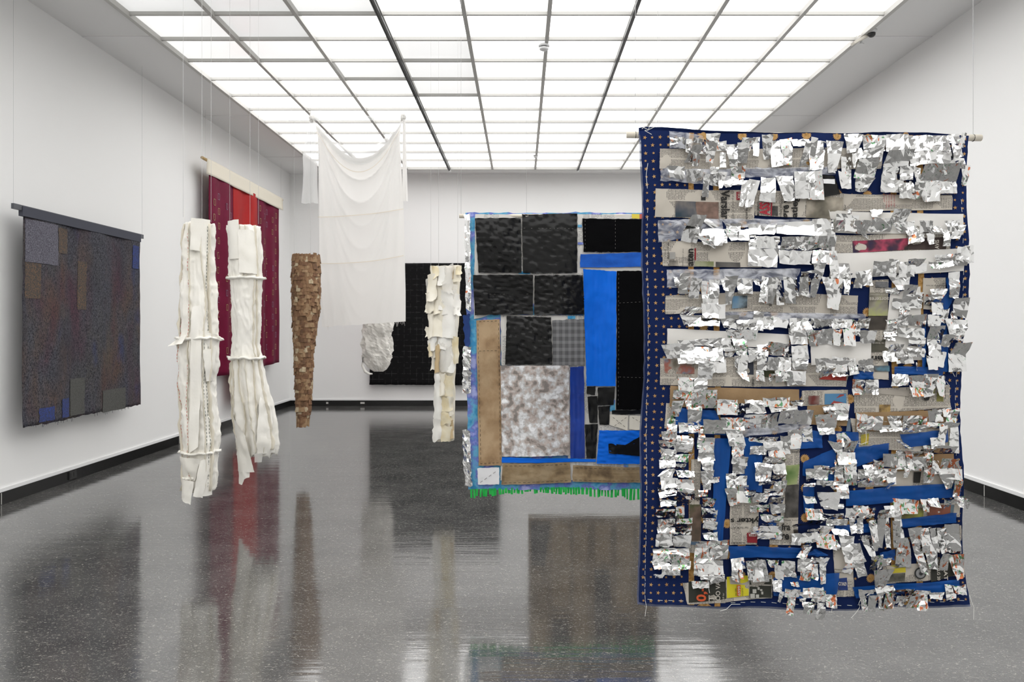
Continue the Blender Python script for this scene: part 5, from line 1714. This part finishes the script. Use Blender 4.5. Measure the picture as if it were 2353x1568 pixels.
# foil scraps: x0 x1 top | x0 x1 bottom in the tile frames above
FOILS = {
'A': '''560 650 290 565 655 360; 640 770 290 640 760 385; 765 845 310 770 830 440; 835 960 315 840 940 400; 850 1000 390 765 860 560; 920 1030 320 900 1010 450; 850 940 500 850 920 612
1015 1175 250 1015 1115 570; 1165 1270 310 1165 1275 430; 1215 1275 440 1215 1270 630; 1270 1420 350 1340 1430 610; 1390 1540 340 1430 1535 590; 1450 1620 290 1450 1560 440; 1620 1700 270 1615 1660 510
1690 1815 255 1740 1800 515; 1820 1960 310 1840 1960 620; 1950 2090 280 1960 2080 600; 2080 2285 290 2100 2280 390; 2190 2260 380 2160 2225 635; 2285 2340 310 2285 2330 680
530 740 650 560 740 775; 740 960 700 780 980 800; 840 960 665 830 960 760; 980 1055 730 985 1055 1000; 1050 1210 720 1060 1220 850; 1085 1180 635 1100 1150 770; 1180 1290 690 1190 1240 885
1250 1350 740 1280 1340 880; 1340 1500 640 1340 1480 780; 1340 1490 770 1330 1460 850; 1470 1580 790 1440 1470 1130; 1550 1700 790 1500 1590 1130; 1705 1890 750 1700 1880 1060; 1890 2110 760 1990 2110 1040
2100 2240 710 2110 2265 1010; 2245 2325 710 2280 2340 1030''',
'B': '''60 285 320 60 200 690; 285 485 330 285 380 720; 540 760 225 560 690 450; 760 1045 230 770 1030 420; 480 600 500 490 600 880; 600 690 470 610 640 650; 680 930 530 640 870 760; 640 880 770 660 800 915
680 770 400 670 740 540; 770 990 400 740 970 560; 1045 1310 225 1040 1300 440; 1310 1800 235 1320 1810 440; 1035 1330 440 1010 1340 625; 1310 1440 450 1330 1430 620; 1440 1830 430 1440 1850 600
1000 1200 630 985 1195 810; 1195 1340 640 1190 1340 800; 1340 1440 640 1380 1440 820; 1440 1860 620 1435 1870 800; 975 1230 800 990 1230 945; 1190 1360 820 1190 1380 1005; 1350 1450 840 1370 1430 1000
1420 1680 820 1470 1680 1035; 1660 1870 810 1660 1875 965; 1805 1930 228 1830 1940 345; 1900 1962 232 1915 1975 380; 1832 1955 345 1855 1965 510; 1860 2000 510 1870 2005 650; 1880 2005 640 1950 2015 865; -10 190 705 65 240 1030; 400 490 700 480 590 880''',
'C': '''830 1010 110 730 900 320; 860 1000 100 1180 1280 270; 730 960 280 720 900 410; 880 1250 260 1000 1200 450; 870 1040 360 1100 1130 495; 1220 1300 270 1150 1260 440; 1250 1440 270 1330 1520 400; 1280 1460 200 1290 1450 320
1430 1540 280 1420 1530 400; 1540 1900 190 1540 1900 340; 1900 2340 170 1900 2340 335; 1540 1620 345 1550 1640 510; 1610 1930 350 1640 1930 510; 1930 2340 370 1930 2325 515; 1535 1915 520 1540 1890 720; 1920 2340 530 1925 2340 700
700 815 810 690 820 1035; 815 960 880 815 915 1095; 640 710 870 650 700 950; 970 1080 905 1010 1080 1200; 1085 1200 885 1090 1165 1205; 1210 1260 870 1240 1270 1030; 1255 1395 855 1275 1340 1200; 1415 1580 870 1420 1585 1055
1580 1660 880 1600 1650 960; 1690 1780 860 1640 1750 1165; 1760 1880 865 1750 1840 1170; 1885 1950 880 1900 1980 1190; 1950 2070 870 2000 2130 1170; 2070 2150 860 2120 2170 1070; 2150 2250 870 2180 2280 1090; 2150 2325 790 2200 2330 900
770 970 1230 700 830 1320; 970 1250 1190 980 1240 1340; 700 960 1320 750 820 1440; 800 1200 1330 810 1190 1470; 1190 1420 1340 1250 1400 1480; 1400 1640 1380 1390 1600 1500; 1600 1720 1290 1590 1700 1500; 1700 1850 1340 1700 1830 1480
1840 2070 1340 1830 2060 1490; 2070 2325 1360 2050 2325 1490''',
'D': '''110 405 150 110 400 360; 110 395 370 110 390 525; 110 405 530 110 410 685; 360 480 100 400 500 250; 410 560 120 420 520 270; 540 690 90 520 660 280; 560 610 20 550 600 90; 650 850 160 640 760 300; 740 860 170 830 950 300
700 760 230 780 830 350; 880 1000 10 860 930 100; 860 1100 140 850 1080 290; 1090 1270 30 1080 1250 190; 1090 1250 180 1180 1260 300; 1225 1360 180 1260 1350 330; 1310 1440 230 1290 1390 430; 1400 1540 180 1430 1600 320
1400 1480 330 1400 1470 410; 1500 1590 330 1530 1600 450; 1550 1680 240 1580 1690 300; 1690 1770 280 1680 1760 460; 1710 1880 175 1750 1880 300; 1850 1955 220 1790 1890 380; 1510 1700 690 1540 1640 750; 1600 1850 580 1680 1800 720
1840 1960 490 1820 1960 730; 1955 2035 485 1955 2045 670; 1240 1450 640 1260 1400 720; 1340 1510 690 1370 1500 790; 850 1040 680 860 1010 850; 1040 1140 645 1050 1110 800; 1130 1340 690 1160 1340 860; 1020 1310 800 1180 1280 990
740 840 770 730 840 940; 620 750 800 640 760 970; 510 600 860 500 530 1060; 330 420 700 330 420 850; 410 580 690 430 590 860; 520 620 830 530 600 880; 230 350 850 300 360 1090; 330 505 870 290 440 1240; 130 260 690 140 210 890
0 140 790 20 170 900; 80 170 900 100 165 1095; -60 40 920 -10 60 1085; 100 340 1370 110 350 1480; 340 500 1370 360 520 1490; 500 690 1380 480 660 1480; 680 830 1380 680 830 1490; 1030 1180 990 1050 1190 1050; 1190 1330 960 1200 1350 1140
1110 1460 1140 1120 1450 1220; 1340 1470 1050 1350 1480 1160; 1190 1310 1230 1190 1300 1320; 1480 1700 1080 1520 1700 1190; 1570 1780 1000 1600 1700 1120; 1570 1710 1170 1570 1700 1330; 1690 1800 1260 1700 1790 1400
1770 1870 800 1800 1890 1110; 1820 1990 1130 1830 2010 1340; 1810 1900 1290 1810 1890 1360''',
'E': '''1250 1640 380 1290 1620 470; 2045 2260 365 2070 2275 535; 2260 2340 365 2310 2350 520; 470 700 550 550 690 700; 680 860 510 680 860 640; 670 860 640 680 860 780; 820 1200 490 860 1200 570; 870 1220 590 880 1240 740
870 1040 690 890 1030 780; 1190 1390 480 1220 1390 620; 1240 1400 600 1260 1340 710; 1340 1520 500 1390 1520 680; 900 1080 780 910 1080 960; 1050 1260 750 1090 1270 900; 1370 1440 680 1370 1420 830; 1430 1530 680 1420 1510 870
1540 1640 590 1550 1640 760; 1400 1500 870 1480 1545 980; 1640 1760 560 1640 1760 700; 1750 1940 530 1760 2000 690; 1920 2080 540 2010 2080 700; 2080 2270 570 2080 2290 710; 1640 1750 700 1640 1740 840; 1750 1890 700 1740 1880 860
1880 2080 710 1880 2060 870; 2090 2290 710 2080 2270 870; 1640 1730 850 1640 1730 995; 1880 2000 870 1870 2010 990; 1990 2080 880 2050 2110 1040; 2080 2260 880 2100 2270 1045; 1780 1870 920 1800 1820 995
690 900 970 680 880 1100; 880 1020 970 840 1010 1120; 630 860 1110 620 850 1240; 850 1140 1110 850 1140 1330; 620 750 1240 610 690 1450; 760 950 1200 800 950 1330''',
'G': '''30 220 370 100 220 570; 220 350 360 220 360 550; 360 520 370 390 500 560; 500 640 360 490 640 560; 650 720 260 660 720 430; 680 870 380 710 870 535; 140 260 720 170 250 890; 250 380 720 320 370 900; 200 370 850 220 330 940
370 560 720 380 560 880; 375 570 880 380 570 940; 560 660 730 570 680 920; 660 740 740 680 750 870; 740 860 730 750 890 870; 610 740 980 610 720 1170; 745 820 990 750 830 1165; 820 910 990 840 915 1165
1020 1270 240 1050 1280 310; 1040 1180 300 1020 1170 370; 1160 1300 180 1190 1290 350; 1280 1500 190 1290 1490 320; 1020 1160 370 1020 1160 450; 1180 1490 360 1180 1480 460; 1015 1140 450 1020 1130 510; 1030 1200 540 1050 1170 630
1280 1490 460 1290 1490 580; 1000 1150 640 1005 1150 740; 1160 1300 620 1160 1360 780; 1280 1480 590 1290 1480 690; 1520 1700 320 1530 1720 470; 1520 1700 200 1530 1690 330; 1530 1700 480 1530 1680 680; 1680 1820 430 1700 1810 570
1530 1690 680 1530 1670 850; 1690 1800 650 1680 1740 830; 1760 2020 250 1790 2000 400; 1820 1990 380 1830 1990 500; 1840 2035 530 1840 2030 680; 1815 2035 670 1830 2060 890; 1380 1420 780 1380 1400 860; 1090 1270 930 1070 1270 1040
1250 1460 930 1310 1450 1080; 1440 1630 920 1500 1650 1180; 1300 1440 1060 1305 1440 1190; 1620 1760 950 1690 1760 1180; 1700 1790 940 1720 1780 1050''',
'J': '''660 760 270 665 760 490; 790 960 310 740 940 480; 1015 1210 290 1080 1200 410; 1215 1410 280 1210 1380 430; 930 1200 400 930 1200 480; 1200 1460 400 1210 1450 470; 1390 1470 300 1380 1440 430; 1470 1620 220 1560 1620 390
1600 1740 220 1610 1740 380; 1740 1850 205 1750 1830 310; 1450 1750 380 1460 1750 450; 1830 1960 220 1780 1900 380; 1740 1930 370 1760 1930 440; 1690 1780 380 1640 1740 650; 1550 1700 560 1560 1690 690; 1850 1925 440 1830 1920 760
1100 1130 590 1320 1350 690; 1115 1480 700 1130 1480 770; 1470 1590 670 1540 1600 940; 1560 1860 650 1580 1850 760; 1400 1560 690 1380 1500 770; 720 880 890 740 860 990; 840 960 840 860 980 960; 960 1140 750 980 1150 930
650 760 960 660 790 1105; 770 860 980 800 880 1140; 850 1020 960 880 1030 1130; 1020 1150 950 1040 1140 1110; 1030 1100 1110 1030 1090 1210; 1140 1260 740 1150 1280 950; 1260 1330 770 1270 1330 930; 1310 1510 790 1320 1500 960
1230 1270 930 1230 1270 1045; 1480 1600 930 1480 1600 1110; 1590 1680 860 1590 1680 1010; 1660 1880 815 1690 1940 940; 1680 1940 950 1690 1930 1060; 1650 1860 1010 1780 1850 1190; 1850 1930 1090 1860 1930 1280
250 390 180 280 410 290; 160 410 290 200 390 420; 400 580 140 400 560 340; 190 400 380 220 390 520; 400 520 510 420 640 660; 320 460 620 400 480 730; 480 640 600 490 610 740; 420 610 740 410 620 860; 380 500 850 380 510 960
490 640 830 490 640 990; 380 490 960 390 510 1135; 490 650 980 510 660 1140; 40 250 960 50 110 1110; 160 320 920 160 300 1080; 230 380 920 280 380 1020; 150 330 1080 150 330 1230; 320 400 1100 330 410 1200; 390 520 1140 400 535 1300
150 400 1220 240 430 1440; 0 150 1290 20 170 1370; 240 480 1380 270 480 1440; 0 140 1120 0 140 1170''',
'I': '''570 680 340 555 680 490; 680 790 390 690 800 500; 790 960 210 800 950 420; 810 990 420 800 980 510; 990 1260 340 990 1260 500; 930 990 420 930 990 560; 1260 1450 430 1310 1490 650; 1140 1400 100 1150 1390 290
1390 1520 120 1400 1560 270; 1500 1720 110 1520 1740 250; 1720 2060 70 1740 2060 170; 1800 2170 170 1820 2170 230; 2060 2230 110 2100 2220 180; 1210 1470 310 1230 1470 460; 1470 1900 270 1470 1900 460; 1890 2330 220 1900 2330 390
1540 1880 550 1540 1870 620; 490 680 510 490 670 610; 670 860 540 670 850 620; 450 650 610 460 650 700; 650 860 620 650 850 750; 460 650 700 470 640 780; 490 650 780 480 640 850; 640 860 770 640 780 860; 470 640 860 470 640 930
640 760 870 640 740 960; 540 650 950 410 600 1045; 640 860 970 690 860 1050; 470 660 1060 460 660 1160; 660 850 1070 660 850 1180; 420 660 1180 440 660 1280; 660 860 1190 670 860 1310; 460 640 1330 470 640 1400; 640 800 1330 650 800 1390
390 640 1440 410 640 1540; 640 740 1400 640 740 1560; 920 1110 570 920 1110 700; 930 1110 700 930 1120 840; 960 1110 840 970 1100 960; 950 1120 960 970 1110 1090; 1090 1190 1050 1110 1180 1120; 970 1080 1090 980 1060 1210
915 1030 1210 920 1030 1290; 960 1110 1290 970 1110 1420; 980 1120 1420 980 1120 1560; 1340 1490 650 1340 1490 790; 1340 1530 790 1350 1520 900; 1350 1520 890 1370 1520 1050; 1265 1400 1010 1270 1400 1180; 1370 1530 1050 1370 1530 1130
1255 1400 1190 1320 1390 1400; 1390 1550 1150 1410 1560 1350; 1540 1610 1190 1550 1610 1340; 1570 1760 680 1580 1740 770; 1720 1960 620 1720 1950 700; 1950 2080 560 1970 2060 780; 1780 1980 700 1790 1980 790; 1720 1980 790 1720 1980 880
1610 1830 880 1620 1820 1010; 1810 1990 890 1830 1990 1000; 1640 1820 1010 1630 1800 1090; 1820 1990 1010 1840 1990 1070; 1650 1840 1090 1680 1830 1130; 1840 1990 1080 1840 1990 1200; 1740 1990 1190 1740 1970 1270
1610 1800 1270 1610 1780 1370; 1790 1970 1280 1790 1970 1380; 1570 1800 1400 1590 1790 1490; 1800 1980 1390 1820 1980 1490; 2050 2240 470 2080 2200 700; 2250 2360 440 2250 2360 630''',
'K': '''400 640 130 400 640 240; 650 830 250 650 830 380; 410 650 250 420 640 360; 410 640 370 430 620 450; 640 830 390 640 830 460; 400 620 450 390 600 610; 600 820 470 620 810 610; 360 810 620 370 810 680; 370 580 690 370 560 800
560 810 680 620 815 850; 360 600 800 380 600 870; 590 820 800 600 820 860; 490 680 850 470 680 930; 380 500 940 420 480 990; 980 1130 130 980 1140 280; 985 1130 280 985 1130 430; 980 1160 430 990 1150 510; 940 1300 540 960 1300 590
1690 1960 210 1710 1960 320; 1690 1830 310 1700 1820 350; 1580 1700 350 1600 1690 450; 1690 1950 350 1690 1950 460; 1680 1960 450 1690 1950 540; 2070 2325 320 2080 2325 370; 2080 2325 450 2090 2325 580
890 1130 570 870 1100 780; 1090 1300 600 1050 1270 760; 870 940 770 890 1000 970; 940 1240 780 940 1230 960; 950 1250 960 950 1250 1010; 850 1060 1030 860 1050 1110; 1050 1250 940 1060 1240 1040; 1345 1500 770 1345 1500 870
1345 1415 870 1350 1410 1035; 1440 1500 870 1430 1490 1000; 1505 1620 790 1560 1640 1050; 1610 1710 800 1610 1730 1050; 1680 1780 790 1740 1830 1060; 1780 1920 790 1820 1920 850; 1860 1960 830 1900 1970 1010; 1950 2110 790 1990 2140 990
2230 2325 620 2140 2220 740; 2150 2320 760 2160 2320 900; 2180 2300 900 2190 2300 1020; 1880 1970 1045 1880 1960 1160; 1950 2010 1170 1930 1950 1320; 2000 2170 1140 2010 2150 1240; 2050 2140 1240 2005 2080 1430; 2170 2260 1170 2200 2260 1280
2200 2325 1290 2210 2325 1340; 2090 2160 1065 2100 2170 1100''',
'L': '''100 300 740 100 295 830; 100 185 830 110 180 1020; 220 300 800 220 265 1060; 0 250 1110 0 260 1230; 110 240 1130 100 250 1280; 180 265 1290 160 265 1510; 0 150 1300 -10 80 1430; 270 400 1200 280 380 1340
490 600 100 500 600 230; 600 790 110 600 780 260; 790 880 130 780 860 250; 880 1020 130 880 1020 260; 1015 1190 120 1020 1200 240; 560 650 250 590 640 430; 630 710 250 640 700 430; 780 880 270 820 870 620; 880 970 250 890 960 620
970 1050 250 1000 1055 610; 1060 1150 280 1080 1170 600; 1140 1220 240 1190 1250 540; 1150 1330 500 1150 1340 870; 1290 1420 380 1400 1470 700; 1420 1520 380 1480 1560 670; 1510 1610 390 1540 1640 670; 1590 1690 390 1640 1710 820
1380 1500 690 1470 1540 940; 1510 1660 680 1560 1660 890; 1660 1800 400 1720 1800 700; 1720 1810 690 1720 1810 940; 1790 1970 360 1810 2030 720; 1820 2030 730 1930 2020 1020; 430 580 460 480 560 770; 490 580 780 490 570 930
560 650 550 590 720 780; 590 720 780 640 760 950; 640 800 430 650 780 520; 690 820 500 760 850 680; 780 870 680 800 880 880; 870 960 690 890 950 860; 960 1100 760 900 1060 850; 800 1060 860 890 1010 1100; 1080 1160 790 1070 1150 860
1120 1450 40 1150 1420 210; 1480 1570 50 1480 1565 185; 1560 1700 20 1560 1690 110; 1690 1800 20 1780 1830 150; 1790 1890 0 1820 1880 100; 1880 1990 10 1920 1970 140; 1940 2020 20 2020 2050 130; 50 240 160 60 250 280; 250 290 200 250 290 270
280 480 200 280 480 260; 280 540 260 290 520 330; 70 230 280 90 220 360; 40 230 380 50 240 440; 0 190 450 0 180 570; 190 390 460 180 390 630; 380 440 530 390 440 630; 200 340 340 230 330 470; 340 520 390 360 520 450; 0 110 600 -40 60 720
660 890 1130 670 890 1190; 880 1130 1110 890 1130 1190; 1130 1350 1130 1130 1350 1190; 1350 1560 1150 1350 1560 1190; 680 780 1190 710 780 1400; 780 890 1190 780 880 1395; 920 1000 1190 940 990 1385; 1010 1150 1190 990 1130 1380
1140 1300 1195 1140 1200 1320; 1230 1310 1200 1210 1270 1370; 1290 1400 1190 1280 1330 1380; 1360 1470 1190 1330 1400 1370; 1430 1550 1190 1400 1530 1380; 1560 1750 1170 1570 1700 1240; 1760 1890 1100 1765 1880 1250; 1880 2030 1110 1880 2030 1200''',
}
scr = []
for t_, txt in FOILS.items():
    for q in txt.replace('\n', ';').split(';'):
        v = [float(k) for k in q.split()]
        if len(v) == 6:
            jt = lambda k: random.uniform(-k, k)
            pts = [tp(t_, v[0] - 6 + jt(12), v[2] - 6 + jt(14)), tp(t_, v[1] + 6 + jt(12), v[2] - 6 + jt(14)), tp(t_, v[4] + 6 + jt(14), v[5] + 6 + jt(20)), tp(t_, v[3] - 6 + jt(14), v[5] + 6 + jt(20))]
            wd = (abs(v[1] - v[0]) + abs(v[4] - v[3])) / 2
            scr.append((wd * abs(v[5] - v[2]), t_, wd / abs(v[5] - v[2]), pts))
scr.sort(key=lambda q: -q[0])


def foil_scrap(area, t_, asp, pts, i):
    """crumpled scrap: jittered grid, creased facets, free lower edge"""
    rnd = random.Random(i * 7 + 1)
    big = area > 30000
    nu = max(3, min(7, int(round(4.2 * math.sqrt(max(.3, asp))))))
    nv = max(3, min(7, int(round(4.2 / math.sqrt(max(.3, asp))))))
    base = .018 + rnd.uniform(0, .018)
    curl = rnd.uniform(-.005, .009)
    tx, ty = rnd.uniform(-.006, .006), rnd.gauss(.0004, .0038)
    if rnd.random() < .25:
        ty, base, curl = -rnd.uniform(.008, .022), base + .012, 0
    amp = rnd.uniform(.0015, .004) * (1.2 if big else .9)
    cell = rnd.uniform(.07, .15)
    a, b2, c, d = pts
    V, Fc = [], []
    fold = rnd.uniform(.3, .7)
    fdep = rnd.choice((0, 0, .007, -.006))
    for j in range(nv + 1):
        for k in range(nu + 1):
            u, v = k / nu, j / nv
            if 0 < k < nu:
                u += rnd.uniform(-.3, .3) / nu
            if 0 < j < nv:
                v += rnd.uniform(-.3, .3) / nv
            px = lerp(lerp(a[0], b2[0], u), lerp(d[0], c[0], u), v)
            py = lerp(lerp(a[1], b2[1], u), lerp(d[1], c[1], u), v)
            if k in (0, nu):
                px += rnd.uniform(-.7, .7)
            if j in (0, nv):
                py += rnd.uniform(-1.3, 1.3)
            o = base + curl * v * v + tx * (u - .5) + ty * (v - .5) * 2 + amp * 1.15 * N(px * cell, py * cell, i) + rnd.uniform(-1, 1) * amp * .42
            o += fdep * max(0, 1 - abs(v - fold) * 3)
            V.append(P(px, py, max(.015, o)))
    for j in range(nv):
        for k in range(nu):
            q = j * (nu + 1) + k
            w4 = (q, q + nu + 1, q + nu + 2, q + 1)
            if rnd.random() < .5:
                Fc += [(w4[0], w4[1], w4[2]), (w4[0], w4[2], w4[3])]
            else:
                Fc += [(w4[0], w4[1], w4[3]), (w4[1], w4[2], w4[3])]
    return V, Fc


small = [[], [], [], []]
for i, (area, t_, asp, pts) in enumerate(scr):
    cy_ = sum(p[1] for p in pts) / 4
    cx_ = sum(p[0] for p in pts) / 4
    low = cy_ > 860
    r = random.random()
    if low:
        mi = 3 if r < .22 else (1 if r < .65 else (2 if r < .88 else 0))
    else:
        mi = 0 if r < .55 else (1 if r < .82 else 2)
    if i < 300:
        mk('foil_scrap', *foil_scrap(area, t_, asp, pts, i), FOIL[mi], ft)
    else:
        small[mi].append(foil_scrap(area, t_, asp, pts, i))
for mi, q in enumerate(small):
    if q:
        mk('small_foil_scraps', *merge(*q), FOIL[mi], ft, kind='stuff')

# running stitches and loose threads
st = []
py = 480
while py < 1380:
    x = interp([(300, 1486), (480, 1487), (690, 1489), (860, 1489), (1000, 1487), (1180, 1483), (1385, 1481)], py)[0]
    st.append(tube([P(x + random.uniform(-1, 1), py, .003), P(x + random.uniform(-1, 1), py + 10, .003)], .0010, 4))
    py += 17 if py < 900 else 14
px = 1487
while px < 2215:
    y = cloth_bot(px) - 10
    st.append(tube([P(px, y, .003), P(px + 10.5, y + .8, .003)], .0010, 4))
    px += 24
py = 460
while py < 1100:
    x = interp(RIGHT, py)[0] - 13
    st.append(tube([P(x, py, .003), P(x + random.uniform(-1.5, 1.5), py + 11, .003)], .0010, 4))
    py += 18
mk('running_stitches', *merge(*st), M_THREADW, ft, kind='stuff')
th = []
for pts in ([('A', 298, 595), ('A', 275, 740), ('A', 290, 905)], [('A', 230, 165), ('A', 275, 130), ('A', 325, 140), ('A', 300, 190), ('A', 250, 180), ('A', 345, 240)],
            [('A', 250, 150), ('A', 310, 180), ('A', 378, 150)], [('K', 268, 1260), ('K', 280, 1330), ('K', 262, 1450)], [('K', 1185, 1390), ('K', 1260, 1375), ('K', 1330, 1315), ('K', 1445, 1322)],
            [('K', 1050, 1060), ('K', 1045, 1110), ('K', 1058, 1170)], [('L', 680, 1240), ('L', 660, 1290), ('L', 680, 1330), ('L', 630, 1410), ('L', 575, 1475)],
            [('L', 2075, 1220), ('L', 2090, 1300), ('L', 2110, 1360), ('L', 2085, 1500)], [('J', 590, 600), ('J', 700, 640), ('J', 780, 610)], [('G', 1870, 900), ('G', 1900, 950)],
            [('L', 345, 1345), ('L', 338, 1410)], [('J', 760, 480), ('J', 765, 560), ('J', 755, 640)], [('G', 1790, 1010), ('G', 1820, 1050)]):
    q = [tp(*p) for p in pts]
    th.append(tube([P(pick(q, k / 10)[0], pick(q, k / 10)[1], .03) for k in range(11)], .0011, 4))
mk('loose_threads', *merge(*th), M_THREADW, ft, kind='stuff')
